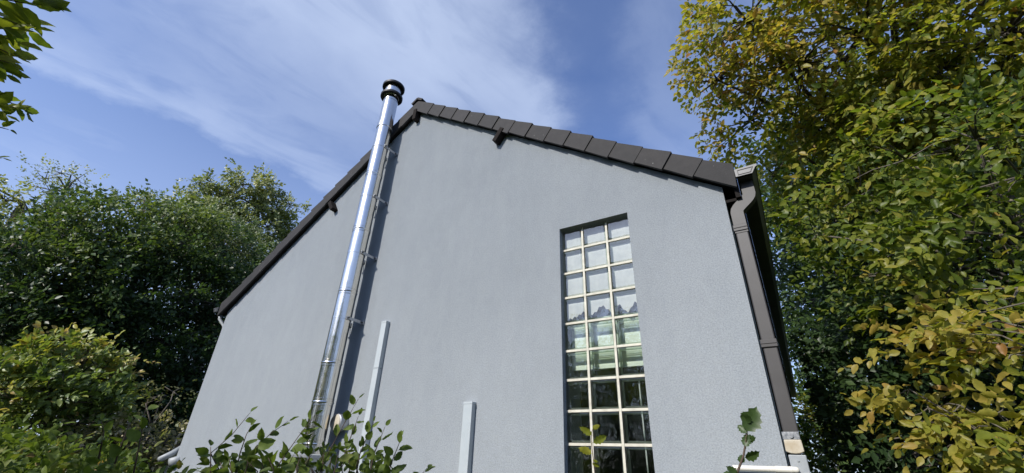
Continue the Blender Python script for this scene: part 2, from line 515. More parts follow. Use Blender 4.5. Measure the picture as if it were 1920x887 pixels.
# ------------------------------------------------------------------ house
XL, XR, XA = -5.20, 1.05, -2.075
ZA, SL = 5.546, 0.6915
DEPTH = 10.6
WX0, WX1, WZ1, WZ0 = -0.171, 0.391, 3.376, 1.20
def zr(x): return ZA - SL * abs(x - XA)
HOUSE = empty('house', (XA, 0, 0), 'single-storey house with grey rendered gable and dark tiled roof', 'house')
w = MB()
TH = 0.30
w.prism([(XL, 0), (WX0, 0), (WX0, zr(WX0)), (XA, ZA), (XL, zr(XL))], 0, TH, skip=(1,))
w.prism([(WX0, WZ1), (WX1, WZ1), (WX1, zr(WX1)), (WX0, zr(WX0))], 0, TH, skip=(1, 3))
w.prism([(WX0, 0), (WX1, 0), (WX1, WZ0), (WX0, WZ0)], 0, TH, skip=(1, 3))
w.prism([(WX1, 0), (XR, 0), (XR, zr(XR)), (WX1, zr(WX1))], 0, TH, skip=(3,))
w.add([(WX0, 0, WZ0), (WX0, TH, WZ0), (WX0, TH, WZ1), (WX0, 0, WZ1)], [(0, 1, 2, 3)])
w.add([(WX1, 0, WZ0), (WX1, 0, WZ1), (WX1, TH, WZ1), (WX1, TH, WZ0)], [(0, 1, 2, 3)])
tag(w.build('gable_wall', M['stucco'], HOUSE), 'grey-blue roughcast gable wall')
w = MB()
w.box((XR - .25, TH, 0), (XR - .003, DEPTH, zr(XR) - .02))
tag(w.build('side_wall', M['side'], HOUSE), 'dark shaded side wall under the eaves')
w = MB()
w.box((XL + .003, TH, 0), (XL + .25, DEPTH, zr(XL) - .02))
w.build('side_wall', M['stucco'], HOUSE)
w = MB()
w.prism([(XL + .25, 0), (XR - .25, 0), (XR - .25, zr(XR)), (XA, ZA - .15), (XL + .25, zr(XL))], DEPTH - .3, DEPTH - .01)
w.build('rear_wall', M['stucco'], HOUSE)
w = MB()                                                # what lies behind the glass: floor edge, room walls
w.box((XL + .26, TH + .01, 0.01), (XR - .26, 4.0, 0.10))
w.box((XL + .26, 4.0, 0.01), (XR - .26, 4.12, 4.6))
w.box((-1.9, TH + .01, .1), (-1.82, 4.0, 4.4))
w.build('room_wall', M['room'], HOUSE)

# roof slabs
ROOF = bpy.data.objects.new('roof', None)
COL.objects.link(ROOF)
ROOF.location = (XA, 0, ZA)
attach(ROOF, HOUSE)
EAVE_R, EAVE_L = 1.132, -5.282
def zt(x): return 5.690 - 0.6865 * abs(x - XA)          # upper verge line
r = MB()
r.prism([(EAVE_L, zt(EAVE_L) - .145), (XA, zt(XA) - .145), (XA, zt(XA) - .012), (EAVE_L, zt(EAVE_L) - .012)], -.040, DEPTH + .1)
r.prism([(XA, zt(XA) - .145), (EAVE_R, zt(EAVE_R) - .145), (EAVE_R, zt(EAVE_R) - .012), (XA, zt(XA) - .012)], -.040, DEPTH + .1)
r.build('roof_deck', M['soffit'], ROOF)

# verge tiles, one by one
PITCH, LEN, PH, ANG = 0.2385, 0.262, 0.137, math.atan(0.6865)
def tile_mesh(name, length):
    """local frame: x down the slope, y outwards (towards -Y of the house), z square to the slope"""
    t = MB()
    t.hexa([(0, .006, -PH + .006), (length, .015, -PH - .006), (length, -.012, -PH - .006), (0, -.012, -PH + .006),
            (0, .006, 0), (length, .015, .012), (length, -.012, .012), (0, -.012, 0)])
    t.hexa([(0, -.0125, -.018), (length, -.0125, -.004), (length, -.215, -.004), (0, -.215, -.018),
            (0, -.0125, .001), (length, -.0125, .013), (length, -.215, .013), (0, -.215, .001)])
    return t.mesh(name, M['tile'])
TM = tile_mesh('tile', LEN)
TM_FIRST = tile_mesh('tile', 0.350)
def end_tile_mesh():
    t = MB()
    L_, k_ = 0.226, math.tan(ANG)
    zb, ztp = -PH - .006, .012
    xb, xt = L_ + PH * k_, L_
    t.hexa([(0, .006, -PH + .006), (xb, .015, zb), (xb, -.012, zb), (0, -.012, -PH + .006), (0, .006, 0), (xt, .015, ztp), (xt, -.012, ztp), (0, -.012, 0)])
    t.hexa([(0, -.0125, -.018), (xt, -.0125, -.004), (xt, -.215, -.004), (0, -.215, -.018), (0, -.0125, .001), (xt, -.0125, .013), (xt, -.215, .013), (0, -.215, .001)])
    return t.mesh('tile', M['tile'])
TM_END = end_tile_mesh()
rngt = random.Random(5)
def put_tile(mesh, x, side, jitter=True):
    o = bpy.data.objects.new('tile', mesh)
    c, s = math.cos(ANG), math.sin(ANG)
    ex = Vector((side * c, 0, -s))
    ez = Vector((side * s, 0, c))
    ey = Vector((0, -1, 0))
    j = rngt.uniform(-.004, .004) if jitter else 0
    pos = Vector((x, -.062 + rngt.uniform(-.002, .002), zt(x))) + ez * rngt.uniform(-.003, .003) + ex * j
    mat = Matrix(((ex.x, ey.x, ez.x, pos.x), (ex.y, ey.y, ez.y, pos.y), (ex.z, ey.z, ez.z, pos.z), (0, 0, 0, 1)))
    mat = mat @ Matrix.Rotation(rngt.uniform(-.012, .012), 4, 'Y') @ Matrix.Rotation(rngt.uniform(-.008, .008), 4, 'Z')
    COL.objects.link(o)
    o.parent = ROOF
    o.matrix_local = Matrix.Translation(-base_of(ROOF)) @ mat
    return o
for side in (1, -1):
    for k in range(16):
        x = XA + side * ((0.008 if k == 0 else 0.095 + PITCH * k) * math.cos(ANG))
        put_tile(TM_FIRST if k == 0 else (TM if k < 15 else TM_END), x, side)
# field tiles behind the verge, seen only as low steps on the skyline
f = MB()
for side in (1, -1):
    c, s = math.cos(ANG), math.sin(ANG)
    ex = np.array([side * c, 0, -s]); ez = np.array([side * s, 0, c]); ey = np.array([0, 1., 0])
    for k in range(16):
        x = XA + side * (PITCH * k) * c
        if abs(x - XA) > 3.0: continue
        for i in range(1, 46):
            o0 = np.array([x, -.062 + .215 + (i - 1) * .23 + .004, zt(x)]) + ez * (.004 + .003 * ((i * 7 + k * 3) % 5) / 4)
            q = []
            for zz0, zz1 in ((-.016, -.004), (.002, .018)):
                q += [o0 + ez * zz0, o0 + ex * LEN + ez * zz1, o0 + ex * LEN + ez * zz1 + ey * .226, o0 + ez * zz0 + ey * .226]
            f.hexa(q if side > 0 else [q[3], q[2], q[1], q[0], q[7], q[6], q[5], q[4]])
tag(f.build('field_tiles', M['tile'], ROOF), kind='stuff')
# ridge tiles
for k in range(24):
    t = MB()
    y0 = -.085 + k * .44
    lift = .012
    for side in (1, -1):
        c, s = math.cos(ANG), math.sin(ANG)
        pts = []
        for yy, up in ((y0, .022), (y0 + .455, .010)):
            a = np.array([XA, yy, zt(XA) + up + .012])
            b = a + np.array([side * c, 0, -s]) * .105
            pts.append((a, b))
        nrm = np.array([side * s, 0, c]) * .014
        (a0, b0), (a1, b1) = pts
        qq = [a0 - nrm, b0 - nrm, b1 - nrm, a1 - nrm, a0 + nrm, b0 + nrm, b1 + nrm, a1 + nrm]
        t.hexa(qq if side > 0 else [qq[1], qq[0], qq[3], qq[2], qq[5], qq[4], qq[7], qq[6]])
    t.build('ridge_tile', M['tile'], ROOF)

# purlin ends under the verge
for x, zlow, sd_ in ((-0.858, 4.535, 1), (-2.105, 5.385, 1), (-3.275, 4.455, -1)):
    t = MB()
    hh = 0.16
    c, s = math.cos(ANG) , math.sin(ANG)
    ex = np.array([sd_ * c, 0, -s]); ez = np.array([sd_ * s, 0, c])
    if x < -2 and x > -2.3: ex = np.array([1., 0, 0]); ez = np.array([0, 0, 1.])
    o0 = np.array([x, 0, zlow])
    q = [o0 + np.array([0, -.082, 0]), o0 + ex * .05 + np.array([0, -.082, 0]), o0 + ex * .05 + np.array([0, .05, 0]), o0 + np.array([0, .05, 0])]
    q = q + [v + ez * hh for v in q]
    t.hexa(q if sd_ > 0 else [q[1], q[0], q[3], q[2], q[5], q[4], q[7], q[6]])
    t.build('purlin_end', M['timber'], HOUSE, bevel=.002)

# gutters
def gutter(side, x_in, x_out, ztop):
    t = MB()
    y0, y1 = -.080, DEPTH + .15
    xo, xi = x_out, x_in
    dd = .055
    outer = [(xi, ztop), (xi, ztop - dd), (xo - side * .032, ztop - dd), (xo - side * .006, ztop - .012), (xo, ztop - .010), (xo, ztop + .004)]
    inner = [(xo - side * .010, ztop + .004), (xo - side * .036, ztop - dd + .006), (xi + side * .005, ztop - dd + .006), (xi + side * .005, ztop)]
    poly = outer + inner
    if side < 0: poly = poly[::-1]
    t.prism(poly, y0, y1)
    gt = t.build('gutter', M['gutter'], HOUSE)
    cap = MB()
    cp = [(xi - side * .004, ztop + .003), (xi - side * .004, ztop - .055), (xo - side * .030, ztop - .055), (xo - side * .006, ztop - .014), (xo + side * .004, ztop - .010), (xo + side * .004, ztop + .007)]
    cap.prism(cp if side > 0 else cp[::-1], y0 - .010, y0 + .012)
    rim = [(xi + side * .010, ztop - .008), (xi + side * .010, ztop - .046), (xo - side * .036, ztop - .046), (xo - side * .018, ztop - .008)]
    fr = MB()
    n = len(rim)
    cx = sum(q[0] for q in rim) / n; cz = sum(q[1] for q in rim) / n
    for i in range(n):
        a, b = rim[i], rim[(i + 1) % n]
        ia = (cx + (a[0] - cx) * .88, cz + (a[1] - cz) * .80); ib = (cx + (b[0] - cx) * .88, cz + (b[1] - cz) * .80)
        qd = [a, b, ib, ia]
        fr.prism(qd if side > 0 else qd[::-1], y0 - .0135, y0 - .0098)
    c_o = cap.build('end_cap', M['gutter'], gt)
    fr.build('cap_rim', M['plastic'], gt)
    return gt
gutter(1, 1.150, 1.272, 3.437)
gutter(-1, -5.305, -5.425, 3.430)
w = MB()                                                # fascia behind the right gutter
w.box((1.118, -.036, 3.262), (1.1485, DEPTH + .08, 3.425))
w.box((XR + .002, .004, 3.262), (1.1175, DEPTH + .08, 3.282))
w.build('fascia_board', M['soffit'], HOUSE)

# right downpipe with a swan neck
def ribbon_pipe(mb, path, wx, wy, mi=0):
    """rectangular pipe along a path in the X,Z plane; path: (x, z), y fixed"""
    pts = np.array(path, float)
    vs, fs = [], []
    for i in range(len(pts)):
        d = pts[min(i + 1, len(pts) - 1)] - pts[max(i - 1, 0)]
        d /= np.linalg.norm(d)
        nx = np.array([-d[1], d[0]])
        a = pts[i] + nx * wx / 2; b = pts[i] - nx * wx / 2
        vs += [(a[0], wy[0], a[1]), (b[0], wy[0], b[1]), (b[0], wy[1], b[1]), (a[0], wy[1], a[1])]
    for i in range(len(pts) - 1):
        for k in range(4):
            k2 = (k + 1) % 4
            fs.append((i * 4 + k, i * 4 + k2, (i + 1) * 4 + k2, (i + 1) * 4 + k))
    fs += [(3, 2, 1, 0), tuple(len(vs) - 4 + k for k in range(4))]
    mb.add(vs, fs, mi)
DP = MB()
YP = (-0.012, 0.050)
neck = [(1.196, 3.385), (1.196, 3.30)]
for k in range(9):
    t_ = k / 8
    s_ = t_ * t_ * (3 - 2 * t_)
    neck.append((1.196 - (1.196 - 1.102) * s_, 3.285 - .115 * t_))
neck += [(1.102, 3.12), (1.102, 3.02)]
ribbon_pipe(DP, neck, .074, YP)
PIPE = DP.build('downpipe', M['plastic'], HOUSE, bevel=.006)
DP = MB()
ribbon_pipe(DP, [(1.102, 3.06), (1.100, 1.86)], .070, (YP[0] + .003, YP[1] - .003))
DP.build('pipe_length', M['plastic'], PIPE, bevel=.006)
for z in (3.055, 2.318):
    t = MB()
    t.box((1.100 - .041, YP[0] - .006, z - .022), (1.100 + .041, YP[1] + .006, z + .022))
    t.box((1.100 - .043, YP[0] - .009, z - .004), (1.100 + .043, YP[1] + .008, z + .003))
    t.build('coupling', M['plastic'], PIPE, bevel=.003)
t = MB()
t.box((1.097 - .039, YP[0] - .004, 1.832), (1.097 + .037, YP[1] + .004, 1.868))
t.lathe([(.0, -.001), (.009, -.001), (.009, .008), (0, .008)], (1.098, YP[0] - .010, 1.848), 14, axis='Y')
tag(t.build('metal_strap', M['strap'], PIPE, bevel=.002), 'galvanised strap with screw')
t = MB()
t.prism([(1.058, 1.778), (1.078, 1.770), (1.098, 1.768), (1.118, 1.770), (1.138, 1.778), (1.136, 1.832), (1.060, 1.832)], YP[0] - .010, YP[1] + .01)
tag(t.build('adapter', M['beige'], PIPE, bevel=.004), 'stained cream adapter')
t = MB()
t.box((1.064, YP[0] - .004, 1.10), (1.140, YP[1] + .004, 1.764))
t.lathe([(.0, -.003), (.0045, -.003), (.0045, .004), (0, .004)], (1.102, YP[0] - .006, 1.738), 10, axis='Y')
tag(t.build('lower_pipe', M['lowpipe'], PIPE, bevel=.004), 'pale grey lower pipe')
# small left downpipe behind the far corner
t = MB()
t.tube([(-5.365, -.01, 3.37), (-5.36, .0, 3.30), (-5.275, .05, 3.20), (-5.262, .06, 3.10), (-5.262, .06, 0.1)], [.022] * 5, 12)
t.build('downpipe', M['lowpipe'], HOUSE)

# ------------------------------------------------------------------ glass block window
WIN = bpy.data.objects.new('glass_block_window', None)
COL.objects.link(WIN)
WIN.location = (0.1, 0.05, WZ0)
attach(WIN, HOUSE)
YG = 0.05
CELL, JW = 0.20, 0.017
b = MB()
h_ = (CELL - JW) / 2
bv = .010
# front pane with a pillowed edge, back pane, and the four glass side walls between them
def pane(y, ysgn):
    i = h_ - bv
    b.add([(-i, y, -i), (i, y, -i), (i, y, i), (-i, y, i)], [(0, 1, 2, 3)] if ysgn < 0 else [(3, 2, 1, 0)], 0)
    o_ = h_
    yy = y - ysgn * .007
    b.add([(-i, y, -i), (i, y, -i), (i, y, i), (-i, y, i), (-o_, yy, -o_), (o_, yy, -o_), (o_, yy, o_), (-o_, yy, o_)],
          [(4, 5, 1, 0), (5, 6, 2, 1), (6, 7, 3, 2), (7, 4, 0, 3)], 0)
pane(.002, -1)
pane(.078, 1)
o_, i_ = h_ - .0005, h_ - .006
for (ax, az, bx, bz) in ((-1, -1, 1, -1), (1, -1, 1, 1), (1, 1, -1, 1), (-1, 1, -1, -1)):
    b.add([(ax * o_, .010, az * o_), (bx * o_, .010, bz * o_), (bx * i_, .036, bz * i_), (ax * i_, .036, az * i_),
           (bx * (i_ - .010), .040, bz * (i_ - .010)), (ax * (i_ - .010), .040, az * (i_ - .010)),
           (bx * i_, .044, bz * i_), (ax * i_, .044, az * i_), (bx * (i_ - .004), .072, bz * (i_ - .004)), (ax * (i_ - .004), .072, az * (i_ - .004))],
          [(0, 1, 2, 3), (3, 2, 4, 5), (5, 4, 6, 7), (7, 6, 8, 9)], 1)
BLOCK = b.mesh('glass_block', [M['pane'], M['rim']])
for i in range(3):
    for k in range(11):
        o = bpy.data.objects.new('glass_block', BLOCK)
        o.location = (-0.1 + CELL * i, YG, 3.4 - CELL * (k + .5))
        COL.objects.link(o)
        attach(o, WIN)
for i in (1, 2):
    t = MB()
    x = -0.2 + CELL * i
    t.box((x - JW / 2, YG + .003, WZ0 - .001), (x + JW / 2, YG + .026, WZ1 + .02))
    t.build('mortar_joint', M['mortar'], WIN, bevel=.002)
for k in range(1, 11):
    z = 3.4 - CELL * k
    for i in range(3):
        x0 = -0.2 + CELL * i + JW / 2
        t = MB()
        t.box((max(x0, WX0 - .02) , YG + .0045, z - JW / 2), (x0 + CELL - JW, YG + .025, z + JW / 2))
        t.build('mortar_joint', M['mortar'], WIN, bevel=.002)
# white sheets added in four rows imitate reflected sky; their uneven foot, reflected treetops
hd = h_ - .004
for i in range(3):
    for k in range(4):
        t = MB()
        n_ = 24
        cx_, cz_ = -0.1 + CELL * i, 3.4 - CELL * (k + .5)
        vs = []
        for q in range(n_ + 1):
            f_ = q / n_
            x_ = -hd + 2 * hd * f_
            low = -hd
            if k == 3:
                low += (.030 + .055 * f_ * f_, .045 + .055 * math.exp(-((f_ - .55) / .25) ** 2), .060 + .030 * math.sin(f_ * 9 + .5))[i] + .007 * math.sin(f_ * 31 + i)
            vs += [(cx_ + x_, YG + .046 + .002 * math.sin(f_ * 17 + k), cz_ + low), (cx_ + x_, YG + .046, cz_ + hd)]
        t.add(vs, [(2 * q, 2 * q + 2, 2 * q + 3, 2 * q + 1) for q in range(n_)], 0, True)
        t.build('glare_sheet', M['glare'], WIN)
t = MB()
t.box((WX0 + .004, .165, 2.285), (WX1 - .004, .195, 2.655))
tag(t.build('pale_board', M['board'], WIN), 'pale board behind the middle rows')
t = MB()
t.box((.262, .30, 1.0), (.270, .312, 2.29))
t.build('inner_frame', M['grey'], WIN)

# ------------------------------------------------------------------ stainless flue
FX, FY, FR = -2.45, -0.185, 0.0905
FL = empty('steel_flue', (FX, FY, 0), 'tall shiny stainless steel flue pipe standing against the gable', 'flue')
joints = [1.69, 1.765, 2.10, 2.44, 3.14, 3.85, 4.58, 5.335, 5.77]
for a, bz in zip(joints[:-1], joints[1:]):
    t = MB()
    g_ = .0008
    t.lathe([(FR - .004, a + g_), (FR, a + g_ + .001), (FR, bz - .034), (FR + .0022, bz - .031), (FR + .0022, bz - .026), (FR, bz - .023), (FR, bz - g_)], (FX, FY, 0), 72)
    t.build('pipe_section', M['steel'], FL)
for z in joints[1:-1]:
    t = MB()
    t.lathe([(FR, z - .009), (FR + .004, z - .007), (FR + .0055, z), (FR + .004, z + .007), (FR, z + .009)], (FX, FY, 0), 72)
    t.lathe([(FR, z + .024), (FR + .003, z + .026), (FR + .003, z + .032), (FR, z + .034)], (FX, FY, 0), 72)
    if z > 5: t.lathe([(FR, z - .045), (FR + .006, z - .043), (FR + .006, z + .030), (FR, z + .032)], (FX, FY, 0), 72)
    t.build('locking_band', M['steel'], FL)
for z in (4.985, 4.275, 3.572, 2.868):
    t = MB()
    t.lathe([(FR, z - .013), (FR + .003, z - .012), (FR + .003, z + .012), (FR, z + .013)], (FX, FY, 0), 72)
    br = t.build('wall_bracket', M['steel'], FL)
    a = MB()
    for sx in (-1, 1):
        x0 = FX + sx * (FR + .004)
        a.box((x0 - .002, FY - .010, z - .014), (x0 + .002, -.012, z + .014))
        a.box((x0 - .014, -.016, z - .020), (x0 + .022, -.002, z + .020))
        a.box((x0 - .003 + sx * .006, FY - .020, z - .016), (x0 + .003 + sx * .006, FY + .020, z + .016))
    a.build('bracket_arm', M['grey'] if False else M['zinc'], br)
    bo = MB()
    for sx in (-1, 1):
        bo.lathe([(0, -.016), (.008, -.016), (.008, .016), (0, .016)], (FX + sx * (FR + .014), FY - .006, z), 8, axis='X')
        bo.lathe([(0, -.014), (.007, -.014), (.007, .002), (0, .002)], (FX + sx * (FR + .008) + .004, -.018, z), 8, axis='Y')
    bo.build('bolt', M['bolt'], br)
t = MB()                                                # weather cap: two dark rings round a short neck
t.lathe([(FR - .004, 5.75), (FR - .004, 5.815), (FR + .012, 5.83), (FR + .012, 5.985), (FR - .002, 5.99)], (FX, FY, 0), 56)
t.build('cap_neck', M['steel'], FL)
for z, rr in ((5.825, .140), (5.992, .143)):
    t = MB()
    t.lathe([(FR - .006, z), (rr - .004, z - .010), (rr, z - .004), (rr, z + .022), (rr - .006, z + .024), (FR - .006, z + .012), (FR - .006, z)], (FX, FY, 0), 56)
    tag(t.build('cap_ring', M['dark'], FL), 'dark flat cap ring')
t = MB()
t.lathe([(0, 6.005), (.12, 6.010), (.13, 6.018), (.10, 6.05), (0, 6.065)], (FX, FY, 0), 48)
t.build('cap_lid', M['steel'], FL)
t = MB()
t.box((FX - .13, FY - .13, 1.662), (FX + .13, -.002, 1.682))
for sx in (-1, 1):
    t.add([(FX + sx * .115 - .003, -.002, 1.662), (FX + sx * .115 - .003, FY - .12, 1.662), (FX + sx * .115 - .003, -.002, 1.36),
           (FX + sx * .115 + .003, -.002, 1.662), (FX + sx * .115 + .003, FY - .12, 1.662), (FX + sx * .115 + .003, -.002, 1.36)],
          [(0, 1, 2), (5, 4, 3), (0, 3, 4, 1), (1, 4, 5, 2), (2, 5, 3, 0)])
t.build('support_console', M['zinc'], FL)
t = MB()
t.lathe([(.0, 1.25), (FR - .006, 1.25), (FR - .006, 1.662)], (FX, FY, 0), 48)
t.build('condensate_section', M['steel'], FL)

# round vent stub beside the flue
VS = empty('vent_stub', (-2.355, 0, 1.945), 'short round vent with pale cap beside the foot of the steel flue', 'vent')
t = MB()
t.lathe([(.072, -.001), (.072, -.085), (.066, -.090)], (-2.345, 0, 1.945), 32, axis='Y')
t.build('sleeve', M['zinc'], VS)
t = MB()
t.lathe([(.067, -.088), (.060, -.098), (.0, -.100)], (-2.345, 0, 1.945), 32, axis='Y')
t.build('end_cap', M['beige'], VS)

# ------------------------------------------------------------------ plastic cover ducts on the wall
def duct(x0, x1, d, z1, zj, label):
    e = empty('cable_duct', ((x0 + x1) / 2, 0, 0), label, 'duct')
    segs = [(0.3, zj - .001), (zj + .001, z1)] if zj else [(0.3, z1)]
    for a, bz in segs:
        t = MB()
        t.box((x0, -d, a), (x1, -.0005, bz))
        t.build('cover', M['duct'], e, bevel=.003)
    t = MB()
    t.box((x0 - .002, -d - .002, z1 - .012), (x1 + .002, -.0004, z1 + .004))
    t.build('end_cap', M['duct'], e, bevel=.002)
duct(-2.032, -1.967, .047, 2.826, 2.394, 'taller thin grey plastic duct running up the wall next to the flue')
duct(-.970, -.890, .049, 2.070, None, 'shorter wide grey plastic duct standing alone mid-wall')

# white pipe along the wall at the right corner
t = MB()
pr = [(0.80, 0, .0), (1.062, .017, 0)]
t.lathe([(0, 0), (.0135, 0), (.0135, .19), (.0155, .191), (.0155, .262), (.014, .270), (.014, .282), (.011, .289), (.005, .293), (0, .2935)], (0.805, -.045, 1.697), 20, axis='X')
tag(t.build('white_pipe', M['white']), 'short white plastic pipe lying along the wall at its right corner', 'pipe')

# grey fittings and a pale pole at the left corner
t = MB()
c0 = at(318, 858, 7.0)
t.tube([at(298, 862, 6.9), at(322, 851, 6.95), at(340, 840, 7.0), at(352, 846, 7.0), at(356, 860, 7.0)], [.030, .034, .036, .036, .030], 14)
t.tube([at(318, 868, 6.85), at(350, 858, 6.9)], [.05, .05], 14)
tag(t.build('pipe_elbow', M['lowpipe']), 'grey plastic pipe elbow at the left corner of the gable', 'pipe')
t = MB()
t.tube([at(334, 818, 7.6), at(353, 800, 7.6)], [.012, .012], 8)
t.tube([at(334, 818, 7.6), np.array([*at(334, 818, 7.6)[:2], 0.0])], [.012, .012], 8)
tag(t.build('pale_pole', M['white']), 'thin pale slanting pole behind the left corner of the gable', 'pole')

# ------------------------------------------------------------------ foliage tools
LEAF_FAR = (np.array([[0, 0, 0], [.30, .42, .05], [0, 1, -.06], [-.30, .42, .05]]), [(0, 1, 2), (0, 2, 3)])
LEAF_MID = (np.array([[0, 0, 0], [.19, .16, .05], [.28, .45, .085], [.16, .80, .02], [0, 1.0, -.12], [-.16, .80, .02], [-.28, .45, .085], [-.19, .16, .05], [0, .5, 0]]),
            [(0, 1, 8), (1, 2, 8), (2, 3, 8), (3, 4, 8), (4, 5, 8), (5, 6, 8), (6, 7, 8), (7, 0, 8)])


def leaf_geo(wide=.31, fold=.10, curl=.12, serr=.0, seed=0):
    """ovate leaf along +y, midrib lower than the margins, edge with small teeth"""
    rg = random.Random(seed)
    n = 9
    mid, lft, rgt = [], [], []
    for i in range(n + 1):
        t_ = i / n
        wv = wide * (math.sin(math.pi * t_ ** .82) ** .8) * (1 - .12 * t_)
        if i in (0, n): wv = 0
        z = -curl * t_ * t_ + .03 * math.sin(t_ * 7 + seed)
        tooth = serr * (1 if i % 2 else -1) * (0 if i in (0, n) else 1)
        mid.append((0, t_, z))
        if 0 < i < n:
            rgt.append((wv + tooth + rg.uniform(-serr, serr) * .5, t_, z + fold * wv / wide + rg.uniform(-.02, .02)))
            lft.append((-wv - tooth - rg.uniform(-serr, serr) * .5, t_, z + fold * wv / wide + rg.uniform(-.02, .02)))
    vs = mid + rgt + lft
    R0, L0 = n + 1, n + 1 + (n - 1)
    fs = []
    for i in range(n):
        if i == 0:
            fs += [(0, R0, 1), (0, 1, L0)]
        elif i == n - 1:
            fs += [(i, R0 + i - 1, n), (i, n, L0 + i - 1)]
        else:
            fs += [(i, R0 + i - 1, R0 + i, i + 1), (i, i + 1, L0 + i, L0 + i - 1)]
    return vs, fs


def leaf_mesh(name, mat, **kw):
    t = MB()
    vs, fs = leaf_geo(**kw)
    t.add(vs, fs, 0, True)
    t.tube([(0, -.16, .01), (0, 0, 0)], [.008, .012], 4)
    return t.mesh(name, mat)


LEAVES = {}
for key in LEAFMAT:
    LEAVES[key] = [leaf_mesh('leaf', LEAFMAT[key][1], wide=w_, fold=f_, curl=c_, serr=s_, seed=i) for i, (w_, f_, c_, s_) in
                   enumerate((((.28 + .10 * (key == 'hedge')), .12, .14, .014), (.25, .18, .28, .016), (.30, .08, .06, .014), (.27, .20, -.14, .014)))]


def frames(dirs, normals):
    y = dirs / np.linalg.norm(dirs, axis=1, keepdims=True)
    x = np.cross(y, normals)
    x /= np.linalg.norm(x, axis=1, keepdims=True) + 1e-9
    z = np.cross(x, y)
    return x, y, z


def twig_leaves(rng, start, dirs, length, K, size, face=(0, 0, 1.0), spread=55, droop=.25, flat=.35):
    """K leaves on each twig, left and right in turn; returns leaf positions, directions, normals, sizes"""
    n = len(start)
    d = dirs / np.linalg.norm(dirs, axis=1, keepdims=True)
    upn = np.array(face) + rng.normal(0, flat, (n, 3))
    side = np.cross(d, upn)
    side /= np.linalg.norm(side, axis=1, keepdims=True) + 1e-9
    nrm = np.cross(side, d)
    P, Dv, Nv, S, T = [], [], [], [], []
    L = length * rng.uniform(.7, 1.25, n)
    for k in range(K):
        t = (k + .6) / K
        p = start + d * (L * t)[:, None] + np.array([0, 0, -1.0]) * (droop * L * t * t)[:, None]
        sg = (1 if k % 2 else -1) if k < K - 1 else 0
        a = math.radians(spread) if sg else 0
        a = a + rng.normal(0, .25, n)
        ld = d * np.cos(a)[:, None] + side * (np.sin(a) * (sg if sg else 1))[:, None] + rng.normal(0, .18, (n, 3))
        ld[:, 2] -= droop * rng.uniform(.2, 1.6, n)
        P.append(p + rng.normal(0, .06, (n, 3)) * L[:, None] * .6)
        Dv.append(ld)
        Nv.append(nrm + rng.normal(0, flat, (n, 3)))
        S.append(size * rng.uniform(.55, 1.2, n) * (1 - .15 * abs(t - .5)))
        T.append(np.arange(n))
    return np.concatenate(P), np.concatenate(Dv), np.concatenate(Nv), np.concatenate(S), np.concatenate(T)


def foliage_mesh(name, P, D, Nn, S, tint, mat, tmpl):
    x, y, z = frames(D, Nn)
    tv, tf = tmpl
    m = len(tv)
    V = P[:, None, :] + S[:, None, None] * (tv[None, :, 0:1] * x[:, None] + tv[None, :, 1:2] * y[:, None] + tv[None, :, 2:3] * z[:, None])
    V = V.reshape(-1, 3)
    n = len(P)
    F = (np.array(tf)[None] + (np.arange(n) * m)[:, None, None]).reshape(-1, 3)
    me = bpy.data.meshes.new(name)
    me.vertices.add(len(V))
    me.vertices.foreach_set('co', V.astype(np.float32).ravel())
    me.loops.add(F.size)
    me.loops.foreach_set('vertex_index', F.astype(np.int32).ravel())
    me.polygons.add(len(F))
    me.polygons.foreach_set('loop_start', np.arange(0, F.size, 3, dtype=np.int32))
    at_ = me.attributes.new('tint', 'FLOAT', 'POINT')
    at_.data.foreach_set('value', np.repeat(tint, m).astype(np.float32))
    me.materials.append(mat)
    me.update()
    me.validate()
    return me


def put_leaf(kind, p, d, nrm, s, tint, parent, base, var):
    x, y, z = frames(d[None], nrm[None])
    x, y, z = x[0] * s, y[0] * s, z[0] * s
    o = bpy.data.objects.new('leaf', LEAVES[kind][var % len(LEAVES[kind])])
    o.color = (float(tint), 0, 0, 1)
    COL.objects.link(o)
    o.parent = parent
    o.matrix_local = Matrix(((x[0], y[0], z[0], p[0] - base[0]), (x[1], y[1], z[1], p[1] - base[1]), (x[2], y[2], z[2], p[2] - base[2]), (0, 0, 0, 1)))
    return o


def in_house(P):
    x, y, z = P[:, 0], P[:, 1], P[:, 2]
    return (x > XL - .25) & (x < 1.33) & (y > -.12) & (y < DEPTH + .3) & (z < 5.95 - .6865 * np.abs(x - XA))


